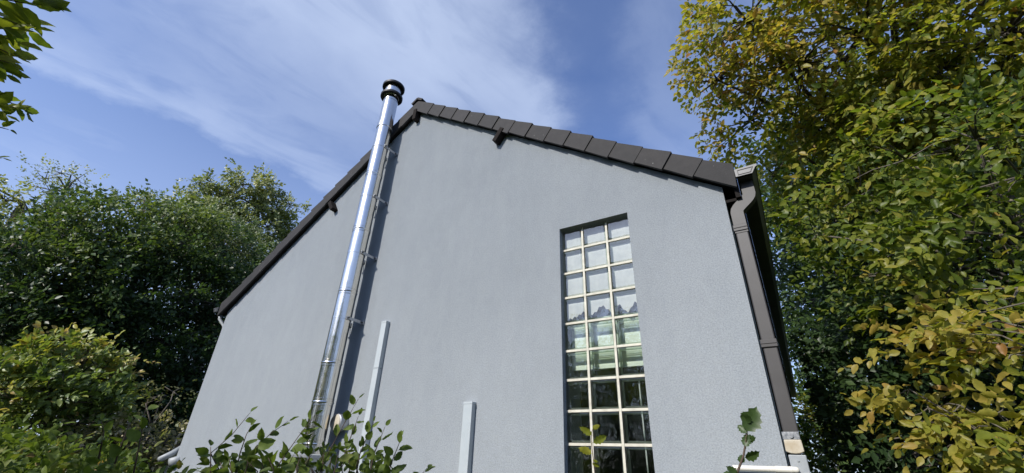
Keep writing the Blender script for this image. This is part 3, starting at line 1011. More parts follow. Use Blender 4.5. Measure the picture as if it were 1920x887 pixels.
def tree(name, label, cat, kind, base, trunk, blobs, leaf, K=8, twig=.30, rc=.30, clusters=12, twigs=14, seed=0, group=None,
         trunk_r=.12, tmpl=LEAF_FAR, keep=None, singles=0, droop=.25, limbs=True, shell=.45, tint=(.35, .18), flat=.35, lift=0.0, face=(0, 0, 1.0), limb_r=1.0, branches=True):
    """trunk: list of points; blobs: (x, y, z, radius, tint shift[, flatness]) foliage masses hung on limbs"""
    rng = np.random.default_rng(seed)
    root = empty(name, base, label, cat, group)
    base = np.array(base, float)
    tr = MB()
    trunk = [np.array(q, float) for q in trunk]
    nt = len(trunk)
    tr.tube(trunk, [trunk_r * (1 - .75 * i / max(1, nt - 1)) for i in range(nt)], 10)
    br = MB()
    AP, AD, AN, AS, AT = [], [], [], [], []
    tz = np.array([q[2] for q in trunk])
    for bl in blobs:
        c = np.array(bl[:3], float)
        R_ = bl[3]
        sh = bl[4] if len(bl) > 4 else 0
        fl = bl[5] if len(bl) > 5 else .8
        rel = R_ / .8
        # limb from the trunk, leaving below the mass
        want = c[2] - .45 * np.linalg.norm(c[:2] - trunk[nt // 2][:2]) - .2
        j = int(np.argmin(np.abs(tz - want)))
        a = trunk[j]
        mid = (a + c) / 2 + rng.normal(0, .12, 3) + np.array([0, 0, .15])
        if limbs:
            r0 = min(trunk_r * .5, .02 + .018 * rel) * limb_r
            tr.tube([a, mid, c], [r0, r0 * .7, r0 * .4], 6)
        nc = max(3, int(clusters * rel ** 1.6))
        dv = rng.normal(0, 1, (nc, 3))
        dv /= np.linalg.norm(dv, axis=1, keepdims=True)
        rr = R_ * (shell + (1 - shell) * rng.random(nc)) ** .7
        cc = c + dv * rr[:, None] * np.array([1, 1, fl])
        for q in cc[: min(nc, 26)]:
            br.tube([c, (c + q) / 2 + rng.normal(0, .05, 3) * R_, q], [(.012 * rel ** .5 + .004) * limb_r, .008 * limb_r, .004 * limb_r], 4)
        nw = int(twigs)
        st = np.repeat(cc, nw, 0) + rng.normal(0, rc, (nc * nw, 3)) * np.array([1, 1, .6])
        out = st - c
        out /= np.linalg.norm(out, axis=1, keepdims=True) + 1e-6
        td = out * .8 + rng.normal(0, .55, out.shape) + np.array([0, 0, lift])
        P, D, Nn, S, T = twig_leaves(rng, st, td, twig, K, leaf, droop=droop, flat=flat, face=face)
        ctint = np.repeat(rng.normal(0, tint[1] * .7, nc), nw)
        tt = tint[0] + sh + ctint[T] + rng.normal(0, tint[1], len(P))
        AP.append(P); AD.append(D); AN.append(Nn); AS.append(S); AT.append(tt)
    P, D, Nn, S, T = (np.concatenate(q) for q in (AP, AD, AN, AS, AT))
    T = np.clip(T, 0, 1)
    k = ~in_house(P) & (P[:, 2] > .05)
    if keep is not None: k &= keep(P)
    P, D, Nn, S, T = P[k], D[k], Nn[k], S[k], T[k]
    tr.build('trunk', M['bark'], root)
    if branches: br.build('branches', M['bark'], root)['kind'] = 'stuff'
    if singles:
        px, py, z = project(P)
        size = np.where((z > .2) & (px > -10) & (px < 1930) & (py > -10) & (py < 897), S / np.maximum(z, .2), 0)
        # nearest leaf in each small patch of the picture is the one that shows
        idx = np.argsort(-size)
        sel, seen = [], {}
        for i in idx:
            if size[i] <= 0 or len(sel) >= singles: break
            cell = (int(px[i] // 9), int(py[i] // 9))
            if cell in seen: continue
            seen[cell] = 1
            sel.append(i)
        sel = np.array(sel, int)
        for i in sel:
            put_leaf(kind, P[i], D[i], Nn[i], S[i], T[i], root, base, int(i))
        m_ = np.ones(len(P), bool)
        m_[sel] = False
        P, D, Nn, S, T = P[m_], D[m_], Nn[m_], S[m_], T[m_]
    me = foliage_mesh('crown', P, D, Nn, S, T, LEAFMAT[kind][0], tmpl)
    co = bpy.data.objects.new('crown', me)
    COL.objects.link(co)
    attach(co, root)
    co['kind'] = 'stuff'
    # mesh data is in world coordinates: attach() has already moved the object back by the base
    return root


def blobs_at(lst):
    out = []
    for q in lst:
        p = at(q[0], q[1], q[2])
        out.append((p[0], p[1], p[2], *q[3:]))
    return out

#TREES
# ------------------------------------------------------------------ right: hornbeams beside the house
def clear_right(P):
    """foliage keeps off the roof and off the walk along the house"""
    px, py, z = project(P)
    left = np.interp(py, [-200, 0, 60, 110, 150, 200, 250, 300, 330, 480, 600, 660, 690, 720, 760, 900],
                     [1240, 1285, 1275, 1262, 1250, 1280, 1292, 1320, 1405, 1425, 1455, 1468, 1500, 1488, 1480, 1480])
    return ((P[:, 0] > 1.36 - 1.2 * (P[:, 2] > 4.2)) | (P[:, 1] > 11)) & ~((z > 0) & (px < left))

tree('hornbeam_tree', 'tall yellowing hornbeam whose crown overhangs the right end of the roof', 'tree', 'hornbeam', (3.3, 4.2, 0),
     [(3.3, 4.2, 0), (3.25, 4.1, 2.0), (3.1, 3.9, 4.0), (3.0, 3.6, 6.0), (2.9, 3.5, 7.5)],
     blobs_at([(1400, 40, 6.0, .80, .10), (1345, 150, 6.1, .62, .12), (1500, 120, 6.0, .85, .10), (1410, 225, 6.4, .62, .10), (1530, 240, 6.4, .75, -.05),
               (1620, 60, 6.0, 1.0, .05), (1760, 120, 6.0, 1.0, -.05), (1890, 60, 5.8, 1.0, -.05), (1640, 200, 6.2, .9, -.08), (1450, 330, 7.2, .5, -.10),
               (1800, 240, 6.2, .95, -.1), (1920, 200, 6, .9, -.1), (1420, -120, 6.2, 1.1, .1), (1650, -160, 6, 1.2, 0), (1900, -150, 6, 1.2, 0), (1560, 340, 6.8, .7, -.1), (1700, 330, 6.6, .8, -.1)]),
     leaf=.085, face=(-.1, -.5, .65), flat=.48, K=9, twig=.34, rc=.20, clusters=16, twigs=11, seed=11, trunk_r=.16, tmpl=LEAF_MID, keep=clear_right, singles=300, tint=(.60, .13), droop=.3)
tree('hornbeam_tree', 'nearer leafy green hornbeam filling the right side above the yellow boughs', 'tree', 'hornbeam', (3.2, 1.9, 0),
     [(3.2, 1.9, 0), (3.15, 1.8, 1.4), (3.0, 1.7, 2.8), (2.9, 1.6, 4.2)],
     blobs_at([(1700, 300, 4.3, .50, .0, .38), (1830, 260, 4.0, .50, .0, .38), (1915, 330, 3.7, .45, .0, .38), (1610, 370, 4.6, .50, -.02, .38), (1760, 390, 4.0, .46, .02, .38),
               (1530, 440, 5.2, .46, -.02, .38), (1870, 440, 3.6, .42, .05, .38), (1690, 470, 4.1, .42, .04, .38), (1800, 520, 3.7, .36, .08, .38), (1910, 540, 3.4, .34, .1, .38),
               (1590, 520, 4.8, .42, -.05, .38), (1640, 580, 4.6, .34, -.05, .38), (1480, 380, 6.0, .45, -.1, .38)]),
     leaf=.070, face=(-.1, -.7, .38), limb_r=.55, K=9, twig=.28, rc=.075, clusters=16, twigs=9, seed=12, trunk_r=.11, tmpl=LEAF_MID, keep=clear_right, singles=300, tint=(.34, .12), droop=.22)
tree('hornbeam_tree', 'closest hornbeam with drooping yellow leaved boughs at the lower right edge', 'tree', 'hornbeam', (2.75, -.35, 0),
     [(2.75, -.35, 0), (2.72, -.38, .9), (2.66, -.42, 1.8), (2.6, -.45, 2.4)],
     blobs_at([(1715, 615, 2.65, .10, .0, .4), (1700, 650, 2.65, .09, .06, .5), (1765, 600, 2.65, .12, .04, .35), (1815, 640, 2.6, .15, .05, .3), (1880, 630, 2.5, .14, .02, .3), (1760, 660, 2.65, .12, .08, .35), (1925, 600, 2.4, .14, .0, .35), (1900, 665, 2.5, .10, .04, .3),
               (1705, 730, 2.65, .08, .06, .6), (1740, 765, 2.65, .12, .06, .4), (1800, 760, 2.6, .12, .05, .3), (1870, 775, 2.5, .14, .0, .3), (1720, 790, 2.65, .08, .02, .5), (1830, 805, 2.55, .12, .02, .35), (1735, 850, 2.6, .08, .0, .5), (1835, 850, 2.55, .10, -.05, .4), (1915, 830, 2.5, .12, -.08, .4), (1780, 835, 2.6, .07, .0, .4)]),
     leaf=.058, face=(-.1, -.5, .7), flat=.45, limb_r=.3, K=7, twig=.18, rc=.035, clusters=42, twigs=3, seed=13, trunk_r=.05, tmpl=LEAF_MID, keep=clear_right, singles=300, tint=(.67, .09), droop=.28)
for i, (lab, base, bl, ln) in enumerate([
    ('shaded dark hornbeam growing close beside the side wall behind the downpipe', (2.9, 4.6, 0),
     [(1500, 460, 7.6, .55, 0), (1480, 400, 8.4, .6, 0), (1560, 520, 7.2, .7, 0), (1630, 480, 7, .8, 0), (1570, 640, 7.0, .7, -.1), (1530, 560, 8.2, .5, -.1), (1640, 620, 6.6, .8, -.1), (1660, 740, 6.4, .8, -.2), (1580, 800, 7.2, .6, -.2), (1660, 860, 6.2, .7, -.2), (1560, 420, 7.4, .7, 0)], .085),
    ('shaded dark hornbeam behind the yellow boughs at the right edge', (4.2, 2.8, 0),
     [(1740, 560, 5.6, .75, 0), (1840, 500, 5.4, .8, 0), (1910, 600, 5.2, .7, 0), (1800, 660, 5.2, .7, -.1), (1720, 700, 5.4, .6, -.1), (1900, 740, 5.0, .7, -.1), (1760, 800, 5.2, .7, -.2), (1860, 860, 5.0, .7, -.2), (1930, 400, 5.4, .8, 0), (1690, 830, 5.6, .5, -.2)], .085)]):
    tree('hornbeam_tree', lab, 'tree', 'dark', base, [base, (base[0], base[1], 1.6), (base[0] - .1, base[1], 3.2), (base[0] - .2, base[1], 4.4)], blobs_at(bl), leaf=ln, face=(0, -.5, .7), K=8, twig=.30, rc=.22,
         clusters=16, twigs=13, seed=20 + i, tmpl=LEAF_FAR, keep=clear_right, tint=(.22, .15), trunk_r=.12)  # low leaf tint and darker lower masses put the shade into the colour
tree('background_tree', 'distant tree closing the view behind the hornbeams beyond the side wall', 'tree', 'dark', (4.5, 13, 0), [(4.5, 13, 0), (4.5, 13, 3), (4.6, 13, 7)],
     blobs_at([(1480, 600, 15, .40, 0), (1486, 640, 15, .32, 0), (1494, 745, 15, .40, 0), (1490, 800, 15, .5, 0), (1478, 470, 15, .55, 0), (1490, 560, 15, .55, 0), (1502, 630, 15, .5, 0), (1470, 400, 15, .6, 0), (1512, 700, 15, .45, 0), (1560, 330, 14, 1.6, 0), (1660, 250, 14, 1.8, 0), (1760, 400, 14, 1.8, 0), (1860, 300, 14, 1.8, 0), (1620, 480, 14, 1.6, 0), (1720, 560, 14, 1.6, 0), (1840, 560, 14, 1.8, 0), (1560, 600, 15, 1.0, 0), (1900, 700, 14, 1.6, 0), (1700, 750, 14, 1.6, 0), (1580, 760, 14, .9, 0), (1620, 860, 14, 1, 0), (1800, 860, 14, 1.5, 0)]),
     leaf=.16, K=8, twig=.5, rc=.45, clusters=11, twigs=20, seed=31, tint=(.35, .2), keep=clear_right, trunk_r=.2)
tree('garden_shrub', 'small sunlit yellow-green shrub seen past the end of the side wall', 'shrub', 'hornbeam', (2.0, 11.6, 0), [(2.0, 11.6, 0), (2.0, 11.6, .8), (2.0, 11.6, 1.6)],
     blobs_at([(1520, 770, 14.0, .55, .1), (1550, 790, 14.0, .55, .1), (1508, 750, 14.2, .35, .0), (1545, 840, 14, .5, 0), (1500, 800, 14.2, .45, 0), (1495, 850, 14.2, .5, -.1), (1515, 870, 14.1, .5, -.1)]), leaf=.10, K=7, twig=.3, rc=.2, clusters=16, twigs=10, seed=32, tint=(.45, .12), keep=clear_right, trunk_r=.05)

# ------------------------------------------------------------------ left: wood behind the garden
def left_limit(P):
    px, py, z = project(P)
    top = np.interp(px, [-200, 0, 30, 60, 100, 170, 230, 265, 300, 330, 360, 440, 560, 640], [420, 400, 420, 405, 372, 362, 378, 350, 372, 385, 372, 400, 395, 380])
    return (z < 0) | (py > top - 10 - 10 * np.sin(px * .21) - 9 * np.sin(px * .57))

LT = [
    ('dense dark green tree at the far left of the wood', (60, 470, 12.0), [(20, 470, 11.8, 1.1, .1), (90, 430, 12.2, 1.0, -.1), (40, 590, 11.5, 1.2, -.1), (120, 540, 11.6, 1.1, 0), (10, 700, 11.4, 1.1, -.2), (-60, 560, 11.5, 1.2, 0), (130, 660, 11.5, 1.1, -.2)]),
    ('dense dark green tree with ragged top left of the middle of the wood', (190, 430, 12.5), [(165, 425, 12.4, .95, 0), (220, 450, 12.2, 1.0, .05), (180, 530, 11.8, 1.2, .1), (240, 560, 11.6, 1.1, 0), (210, 660, 11.5, 1.1, -.2), (260, 740, 11.3, .9, -.3), (125, 395, 12.6, .55, 0), (262, 372, 12.6, .35, .0)]),
    ('broad dark green tree in the middle of the wood with upper leaves coloured as if lit', (300, 430, 12.8), [(290, 410, 12.8, .8, .25), (330, 450, 12.4, .95, .15), (300, 520, 12.0, 1.1, .2), (350, 560, 11.8, 1.1, 0), (310, 640, 11.6, 1.1, -.1), (360, 700, 11.6, 1.0, -.2), (330, 780, 11.5, .9, -.3), (270, 375, 13, .4, .2), (245, 800, 11.3, .9, -.3)]),
    ('dark green tree standing nearest the left edge of the gable', (430, 500, 13.2), [(420, 470, 13.2, 1.0, .0), (400, 560, 12.6, 1.1, -.1), (450, 540, 13.0, 1.0, -.1), (390, 650, 12.4, 1.1, -.2), (430, 620, 12.6, 1.0, -.2), (370, 760, 12.2, 1.1, -.3), (480, 540, 13.5, .7, -.1)]),
]
for i, (lab, tp, bl) in enumerate(LT):
    b = at(*tp)
    b = (b[0], b[1], 0)
    bl = [(*q[:4], q[4] + (.22 if q[1] < 460 else -.12 if q[1] > 540 else 0)) for q in bl]  # leaf tint carries the lit tops and the shade lower down
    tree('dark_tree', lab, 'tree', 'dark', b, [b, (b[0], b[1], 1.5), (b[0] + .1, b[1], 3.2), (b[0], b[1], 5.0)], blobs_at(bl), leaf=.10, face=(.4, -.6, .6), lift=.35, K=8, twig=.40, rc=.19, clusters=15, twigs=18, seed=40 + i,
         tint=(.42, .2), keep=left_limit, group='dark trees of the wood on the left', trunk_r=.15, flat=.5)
b = at(470, 420, 17.5); b = (b[0], b[1], 0)
tree('poplar_tree', 'tall pale green poplar rising over the wood beside the roof verge', 'tree', 'pale', b, [b, (b[0], b[1], 3), (b[0], b[1] + .1, 6), (b[0], b[1] + .1, 9.4)],
     blobs_at([(390, 345, 17.5, .50, -.1), (425, 365, 17.5, .62, 0), (450, 345, 17.5, .58, .1), (470, 385, 17.5, .62, 0), (405, 392, 17.3, .55, 0), (440, 420, 17.3, .7, .05), (500, 425, 17.3, .55, 0), (505, 352, 18, .36, .1),
               (500, 375, 18, .42, .1), (545, 385, 18, .52, .1), (528, 420, 18, .5, .05), (550, 430, 18, .45, 0), (490, 470, 17.5, .6, 0), (480, 340, 17.6, .3, .1), (520, 460, 18, .45, 0)]),
     leaf=.125, face=(.4, -.7, .4), K=8, twig=.30, rc=.14, clusters=20, twigs=10, seed=51, tint=(.50, .2), trunk_r=.16, shell=.3)
b = at(345, 420, 16); b = (b[0], b[1], 0)
tree('poplar_tree', 'lower yellow-green tree between the poplar and the dark wood', 'tree', 'pale', b, [b, (b[0], b[1], 3), (b[0], b[1], 6.5)],
     blobs_at([(345, 395, 16, .62, .1), (375, 400, 16, .5, 0), (330, 425, 15.8, .7, 0), (365, 445, 15.8, .8, -.1), (310, 405, 16, .4, .1)]), leaf=.11, face=(.4, -.7, .4), K=8, twig=.3, rc=.2, clusters=18, twigs=12, seed=52, tint=(.45, .2), trunk_r=.14)
b = at(425, 470, 14.8); b = (b[0], b[1], 0)
tree('willow_tree', 'grey-green fine leaved willow in front of the poplar', 'tree', 'pale', b, [b, (b[0], b[1], 3), (b[0], b[1], 6)],
     blobs_at([(430, 425, 14.8, .62, -.2), (455, 455, 14.6, .62, -.2), (410, 465, 14.4, .7, -.2), (440, 510, 14.2, .7, -.3), (475, 480, 14.5, .55, -.2), (385, 440, 14.6, .5, -.1)]), leaf=.075, face=(.4, -.7, .4), K=10, twig=.5, rc=.2, clusters=26, twigs=14, seed=53, tint=(.45, .15), droop=.9, trunk_r=.12)
b = at(115, 370, 19); b = (b[0], b[1], 0)
tree('birch_tree', 'sparse pale tree with thin crown rising above the dark wood', 'tree', 'pale', b, [b, (b[0], b[1], 4), (b[0], b[1], 7), (b[0] + .1, b[1], 8.6)],
     blobs_at([(85, 335, 19, .42, .25), (115, 325, 19, .42, .2), (145, 335, 19, .45, .2), (100, 365, 19, .5, .2), (135, 365, 19, .5, .15), (65, 350, 19, .3, .2), (165, 360, 19, .35, .1)]), leaf=.085, K=6, twig=.34, rc=.14, clusters=17, twigs=4, seed=54, tint=(.55, .15), lift=.5, trunk_r=.12, shell=.2)
b = at(15, 420, 16); b = (b[0], b[1], 0)
tree('birch_tree', 'yellow-green open tree at the left edge behind the wood', 'tree', 'pale', b, [b, (b[0], b[1], 3), (b[0], b[1], 7)],
     blobs_at([(8, 375, 16, .55, .3), (-20, 400, 16, .7, .3), (30, 415, 16, .5, .2), (15, 455, 16, .6, .2), (40, 450, 16.2, .4, .1), (-10, 480, 16, .7, .2)]), leaf=.095, K=8, twig=.3, rc=.15, clusters=16, twigs=7, seed=55, tint=(.55, .15), trunk_r=.13)
# far wood that reads as one mass behind the gaps
rngw = np.random.default_rng(60)
nW = 5200
az = np.radians(np.where(rngw.random(nW) < .62, rngw.uniform(-122, -52, nW), rngw.uniform(-2, 62, nW))); dd = rngw.uniform(19, 23, nW)
st = np.stack([CAM[0] + np.sin(az) * dd, CAM[1] + np.cos(az) * dd, rngw.uniform(.2, 6.2, nW) + .5 * np.sin(az * 30)], 1)
P, D, Nn, S, T = twig_leaves(rngw, st, rngw.normal(0, 1, st.shape), .9, 9, .24)
me = foliage_mesh('far_wood', P, D, Nn, S, np.clip(rngw.normal(.3, .2, len(P)), 0, 1), LEAFMAT['dark'][0], LEAF_FAR)
o = bpy.data.objects.new('far_wood', me)
COL.objects.link(o)
tag(o, 'far dark wood closing the gaps behind the garden trees', 'wood', kind='stuff')

b = at(110, 760, 8.0); b = (b[0], b[1], 0)
tree('maple_bush', 'rounded maple bush with yellow tips in front of the dark wood', 'bush', 'maple', b, [b, (b[0], b[1], .8), (b[0], b[1], 1.8), (b[0], b[1], 2.5)],
     blobs_at([(108, 690, 8.0, .40, .10), (60, 705, 7.9, .40, .05), (150, 700, 8.0, .38, .08), (180, 715, 8.1, .26, .12), (30, 745, 7.8, .42, 0), (105, 750, 7.7, .45, -.1), (165, 755, 7.9, .38, -.12), (-30, 730, 7.9, .42, 0), (70, 795, 7.7, .38, -.1), (140, 795, 7.7, .38, -.15),
               (110, 655, 8.1, .16, .30), (190, 684, 8.1, .10, .42), (150, 664, 8.1, .13, .35), (72, 672, 8.0, .14, .32), (30, 696, 7.9, .14, .3), (214, 706, 8.1, .10, .4), (222, 728, 8.1, .08, .35), (125, 710, 7.6, .16, .12), (60, 725, 7.6, .16, .12)]),
     leaf=.090, face=(.4, -.6, .7), K=6, twig=.18, rc=.10, clusters=36, twigs=8, seed=61, tint=(.44, .13), trunk_r=.06, tmpl=LEAF_MID, singles=300, droop=.15, lift=.4, shell=.6, flat=.25)
b = at(300, 760, 9.5); b = (b[0], b[1], 0)
tree('garden_shrub', 'small pale sunlit shrub in the dark gap left of the gable', 'shrub', 'cream', b, [b, (b[0], b[1], .8), (b[0], b[1], 2.0)],
     blobs_at([(312, 742, 9.5, .26, -.3), (300, 752, 9.5, .2, -.3), (325, 735, 9.6, .2, -.35)]), leaf=.055, K=6, twig=.2, rc=.14, clusters=16, twigs=5, seed=62, tint=(.45, .15), trunk_r=.03)
tree('garden_shrub', 'cream leaved low shrub catching the sun by the left corner of the gable', 'shrub', 'cream', (-6.2, .3, 0), [(-6.2, .3, 0), (-6.2, .3, .6), (-6.2, .3, 1.3)],
     blobs_at([(200, 832, 7.6, .26, 0), (235, 832, 7.6, .28, 0), (270, 830, 7.6, .3, .05), (305, 832, 7.6, .3, 0), (330, 836, 7.6, .22, 0), (165, 836, 7.6, .24, -.1)]), leaf=.07, K=6, twig=.18, rc=.1, clusters=60, twigs=7, seed=63, tint=(.5, .2), trunk_r=.04, flat=.5)

# ------------------------------------------------------------------ foreground hedge with long shoots
rngh = np.random.default_rng(70)
HB = (-2.6, -1.6, 0)
HEDGE = empty('hedge', HB, 'clipped leafy green hedge across the lower left foreground', 'hedge')
def hedge_top(x): return np.interp(x, [-9, -4.5, -2.7, -1.85, -1.45, -.6, 0, 2.5], [1.88, 1.76, 1.67, 1.58, 1.46, 1.44, 1.40, 1.38])
def hedge_y(x): return np.interp(x, [-9, -3, -1, 1, 3], [-2.35, -1.95, -1.55, -1.35, -1.3])
n = 4200
hx = -9 + 11.2 * rngh.random(n) ** .8
hz = hedge_top(hx) - .05 - np.abs(rngh.normal(0, .16, n)) - .9 * (rngh.random(n) < .35) * rngh.random(n)
hy = hedge_y(hx) + rngh.uniform(-.42, .42, n)
st = np.stack([hx, hy, hz], 1)
dv = rngh.normal(0, .6, st.shape) + np.array([0, 0, .55])
P, D, Nn, S, T0 = twig_leaves(rngh, st, dv, .20, 8, .055, droop=.15, flat=.45)
T = np.clip(rngh.normal(.45, .22, len(P)), 0, 1)
px, py, z = project(P)
size = np.where((z > .2) & (px > -5) & (px < 1925) & (py > 700) & (py < 890), S / np.maximum(z, .2), 0)
sel, seen = [], set()
for i in np.argsort(-size):
    if size[i] <= 0 or len(sel) >= 150: break
    cell = (int(px[i] // 10), int(py[i] // 8))
    if cell in seen: continue
    seen.add(cell); sel.append(i)
for i in sel: put_leaf('hedge', P[i], D[i], Nn[i], S[i], T[i], HEDGE, HB, int(i))
k = np.ones(len(P), bool); k[sel] = False
co = bpy.data.objects.new('hedge_foliage', foliage_mesh('hedge_foliage', P[k], D[k], Nn[k], S[k], T[k], LEAFMAT['hedge'][0], LEAF_MID))
COL.objects.link(co); attach(co, HEDGE); co['kind'] = 'stuff'
t = MB()
for i in range(46):
    x = -9 + 11 * i / 45
    y = hedge_y(x) + rngh.uniform(-.1, .1)
    zt_ = hedge_top(x)
    t.tube([(x, y, 0), (x + rngh.uniform(-.1, .1), y + rngh.uniform(-.1, .1), zt_ * .6), (x + rngh.uniform(-.2, .2), y + rngh.uniform(-.2, .2), zt_ - .08)], [.018, .012, .005], 5)
t.build('stems', M['twig'], HEDGE)


def shoot(root, pts, sizes, kind, seed, tint=(.35, .12), K=9, start=.15, radius=.0035, spread=50):
    """one leafy shoot of a plant: a thin stem (the part) and separate leaves left and right of it (its sub-parts)"""
    rg = np.random.default_rng(seed)
    pts = [np.array(q, float) for q in pts]
    t = MB()
    t.tube(pts, [radius * (1 - .7 * i / (len(pts) - 1)) for i in range(len(pts))], 6)
    stem = t.build('shoot', M['twig'], root)
    seg = np.array([np.linalg.norm(b - a) for a, b in zip(pts[:-1], pts[1:])])
    cum = np.concatenate([[0], np.cumsum(seg)])
    toCam = CAM - pts[0]
    toCam /= np.linalg.norm(toCam)
    for k in range(K):
        s = cum[-1] * (start + (1 - start) * k / (K - 1))
        j = min(len(seg) - 1, int(np.searchsorted(cum, s, 'right')) - 1)
        f = (s - cum[j]) / seg[j]
        p = pts[j] * (1 - f) + pts[j + 1] * f
        d = (pts[j + 1] - pts[j]) / seg[j]
        sd = np.cross(d, toCam + rg.normal(0, .5, 3)); sd /= np.linalg.norm(sd)
        sg = 0 if k == K - 1 else (1 if k % 2 else -1)
        a = rad(spread) + rg.normal(0, .25)
        ld = d * math.cos(a) + sd * sg * math.sin(a) if sg else d + sd * rg.normal(0, .2)
        ld = ld + rg.normal(0, .22, 3)
        nn = toCam * rg.uniform(.1, 1.0) + np.array([0, 0, 1.0]) * rg.uniform(.2, 1.0) + rg.normal(0, .5, 3)
        s_ = sizes * rg.uniform(.75, 1.2) * (1 - .35 * max(0, k / (K - 1) - .75) / .25)
        off = ld / np.linalg.norm(ld) * s_ * .16
        put_leaf(kind, p + off, ld, nn, s_, float(np.clip(rg.normal(*tint), 0, 1)), stem, (0, 0, 0), int(rg.integers(0, 4)))
    return stem


def px_path(lst, dist, bend=0):
    return [at(x, y, dist) for x, y in lst]

SH = [
    ([(420, 900), (395, 850), (435, 815), (468, 775)], 2.45, .060, 9),
    ([(455, 905), (470, 850), (505, 815), (540, 790)], 2.40, .062, 9),
    ([(440, 900), (450, 850), (462, 815), (470, 800)], 2.50, .058, 7),
    ([(500, 905), (530, 860), (562, 815), (590, 780)], 2.35, .060, 9),
    ([(560, 905), (580, 860), (575, 820), (582, 790)], 2.38, .062, 8),
    ([(590, 910), (615, 850), (645, 795), (672, 748)], 2.30, .062, 10),
    ([(630, 905), (650, 840), (665, 800), (672, 780)], 2.36, .052, 9),
    ([(665, 905), (675, 850), (690, 815), (700, 792)], 2.30, .052, 9),
    ([(690, 910), (700, 855), (712, 825), (722, 800)], 2.28, .052, 8),
    ([(722, 915), (733, 870), (745, 840), (752, 822)], 2.25, .060, 8),
    ([(780, 925), (790, 890), (800, 878)], 2.25, .050, 5),
    ([(250, 890), (265, 815), (270, 780), (278, 748)], 2.60, .060, 7),
    ([(215, 870), (235, 815), (243, 795)], 2.7, .052, 6),
    ([(185, 860), (195, 810), (190, 790)], 2.8, .052, 6),
]
for i, (pth, dist, sz, K_) in enumerate(SH):
    shoot(HEDGE, px_path(pth, dist), sz, 'hedge', 100 + i, K=K_, tint=(.42, .14), start=.12)
# low twigs that thicken the shoots' foot
for i in range(24):
    x = 395 + 350 * ((i * .618) % 1)
    y0 = 905
    y1 = 838 + 34 * ((i * .37) % 1)
    shoot(HEDGE, px_path([(x, y0), (x + 6 * math.sin(i), (y0 + y1) / 2), (x + 16 * math.sin(i * 2.3), y1)], 2.25 + .3 * ((i * .29) % 1)), .056, 'hedge', 200 + i, K=6, tint=(.42, .16), start=.1)
def sprig(name, label, stem, leaves, dist, kind, tint, radius, seed):
    """a single sprig: stem and each leaf from its foot to its tip"""
    rg = np.random.default_rng(seed)
    pts = [at(x, y, dist) for x, y in stem]
    root = empty(name, pts[0], label, 'sprig')
    t = MB()
    t.tube(pts, [radius * (1 - .6 * i / (len(pts) - 1)) for i in range(len(pts))], 6)
    t.build('stem', M['twig'], root)
    for i, (x0, y0, x1, y1, tw) in enumerate(leaves):
        a = at(x0, y0, dist - .004); b = at(x1, y1, dist - rg.uniform(-.02, .03))
        d = b - a
        tc_ = CAM - a; tc_ /= np.linalg.norm(tc_)
        sd = np.cross(d / np.linalg.norm(d), tc_)
        nn = tc_ + sd * tw + rg.normal(0, .12, 3)
        put_leaf(kind, a, d, nn, float(np.linalg.norm(d)), float(np.clip(rg.normal(*tint), 0, 1)), root, pts[0], CR + i % 2)
CR = len(LEAVES['dark'])
for key, ws in (('dark', 1.0), ('hornbeam', .66)):
    LEAVES[key] += [leaf_mesh('leaf', LEAFMAT[key][1], wide=.36 * ws, fold=.16, curl=.16, serr=.05 * ws, seed=8), leaf_mesh('leaf', LEAFMAT[key][1], wide=.42 * ws, fold=-.08, curl=-.10, serr=.06 * ws, seed=9)]
sprig('bramble_sprig', 'sprig of crumpled dark leaves standing alone before the wall at lower right', [(1374, 915), (1382, 887), (1394, 855), (1399, 825), (1401, 806), (1405, 790)],
      [(1400, 808, 1420, 762, .3), (1401, 795, 1394, 770, -.6), (1401, 812, 1382, 796, .2), (1402, 806, 1414, 784, .9), (1399, 838, 1401, 812, -.2), (1399, 826, 1417, 820, .6), (1397, 858, 1426, 848, .8), (1396, 858, 1383, 863, .3), (1381, 890, 1362, 874, .2), (1379, 895, 1356, 886, .5)],
      1.55, 'dark', (.35, .12), .0042, 301)
sprig('young_sprig', 'pale yellow-green sprig standing in front of the glass blocks', [(1119, 920), (1114, 875), (1110, 840), (1109, 812), (1112, 803)],
      [(1109, 815, 1086, 800, .2), (1111, 804, 1125, 797, .3), (1112, 830, 1139, 817, .2), (1109, 850, 1084, 839, -.2), (1111, 868, 1125, 876, .6), (1112, 864, 1122, 866, .2)],
      1.75, 'hornbeam', (.52, .05), .0022, 302)

# ------------------------------------------------------------------ trees behind and beside the viewer: they shade the hedge
def near_left(P):
    px, py, z = project(P)
    return ~((z > .05) & (px > -60)) & (P[:, 2] < 1.5 + .665 * (-P[:, 1]))
NEAR = tree('hornbeam_tree', 'leaves of a nearby tree hanging in at the top left corner', 'tree', 'hornbeam', (-1.3, -4.6, 0),
     [(-1.3, -4.6, 0), (-1.3, -4.5, 1.2), (-1.2, -4.3, 2.3), (-1.1, -4.2, 3.2)],
     [(*at(-90, 20, 1.9), .35, -.05, .6), (*at(-110, 130, 2.0), .35, -.05, .6), (*at(-90, 205, 1.9), .22, 0, .5),
      (-1.8, -3.7, 2.9, .5, 0), (-1.3, -4.3, 3.4, .7, 0), (-2.2, -4.0, 3.2, .7, 0), (-2.0, -3.4, 2.5, .5, 0)],
     leaf=.088, limbs=False, branches=False, K=7, twig=.22, rc=.10, clusters=22, twigs=6, seed=81, trunk_r=.08, tmpl=LEAF_MID, keep=near_left, tint=(.36, .10), droop=.3)
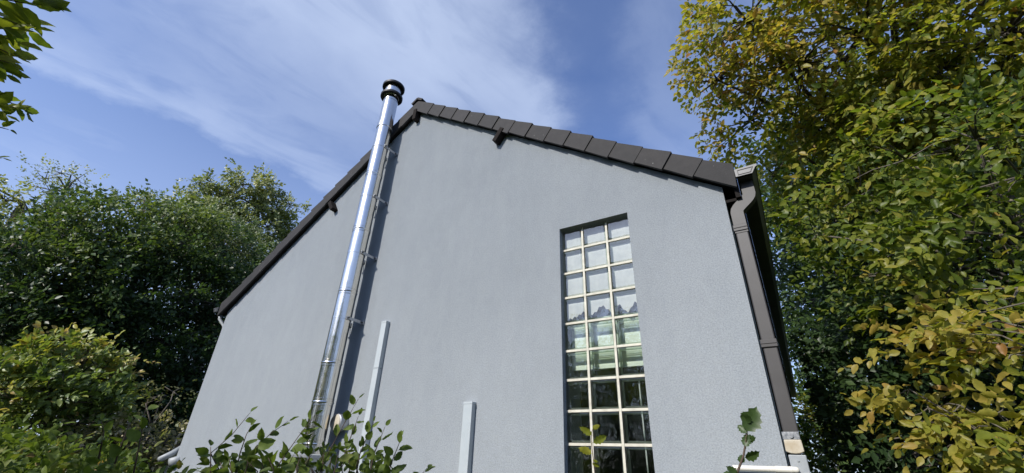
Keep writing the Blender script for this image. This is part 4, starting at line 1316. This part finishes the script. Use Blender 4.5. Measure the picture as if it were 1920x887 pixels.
for i, (pth, K_, sz) in enumerate([
        ([(-90, -30), (-20, -8), (40, 5), (88, 10)], 12, .085), ([(-90, -60), (-10, -40), (50, -25), (95, -12)], 11, .085), ([(-80, -5), (-20, 25), (20, 40), (62, 56)], 12, .085), ([(-70, 10), (-10, 45), (25, 56)], 11, .08),
        ([(-70, 30), (-30, 55), (0, 68), (28, 78)], 10, .08), ([(-60, 60), (-30, 80), (0, 92), (28, 106)], 10, .07), ([(-60, 80), (-20, 108), (18, 118)], 9, .06), ([(-50, 110), (-20, 122), (6, 138)], 8, .06),
        ([(-60, 165), (-20, 178), (15, 190), (48, 208)], 13, .055), ([(-50, 185), (-10, 195), (30, 203)], 10, .05), ([(-50, 205), (-20, 206), (8, 214)], 8, .05), ([(-40, 235), (-10, 236), (16, 243)], 4, .035), ([(-30, 290), (-8, 294), (2, 296)], 4, .03)]):
    shoot(NEAR, px_path(pth, 1.75 + .04 * (i % 3)), sz * .78, 'hornbeam', 400 + i, tint=(.38, .10), K=max(4, int(K_ * .62)), start=.25, radius=.003, spread=34)
def below_sun(P): return P[:, 2] < 1.3 + .665 * (-P[:, 1])
for i, (x, y, h) in enumerate([(-11.0, -5.6, 4.6), (-9.6, -8.4, 5.4), (-6.4, -9.3, 5.2), (-3.2, -9.8, 5.3), (0.0, -9.2, 5.8), (2.8, -10.0, 6.6), (5.6, -9.3, 6.0), (8.2, -6.4, 6.0), (9.6, -3.2, 6.0)]):
    bl = []
    rg = random.Random(i)
    for k in range(11):
        bl.append((x + rg.uniform(-1.3, 1.3), y + rg.uniform(-1.0, 1.0), h * (.12 + .78 * k / 10), rg.uniform(.9, 1.2), rg.uniform(-.1, .1)))
    tree('screen_tree', 'leafy tree behind the viewer, ' + ('first', 'second', 'third', 'fourth', 'fifth', 'sixth', 'seventh', 'eighth', 'ninth')[i] + ' from the left in its row', 'tree', 'dark', (x, y, 0), [(x, y, 0), (x, y, h * .4), (x, y, h * .85)], bl, leaf=.17, K=7, twig=.5, rc=.3, clusters=10, twigs=9, seed=90 + i,
         keep=below_sun, group='row of trees behind the viewer', tint=(.4, .2), trunk_r=.14)
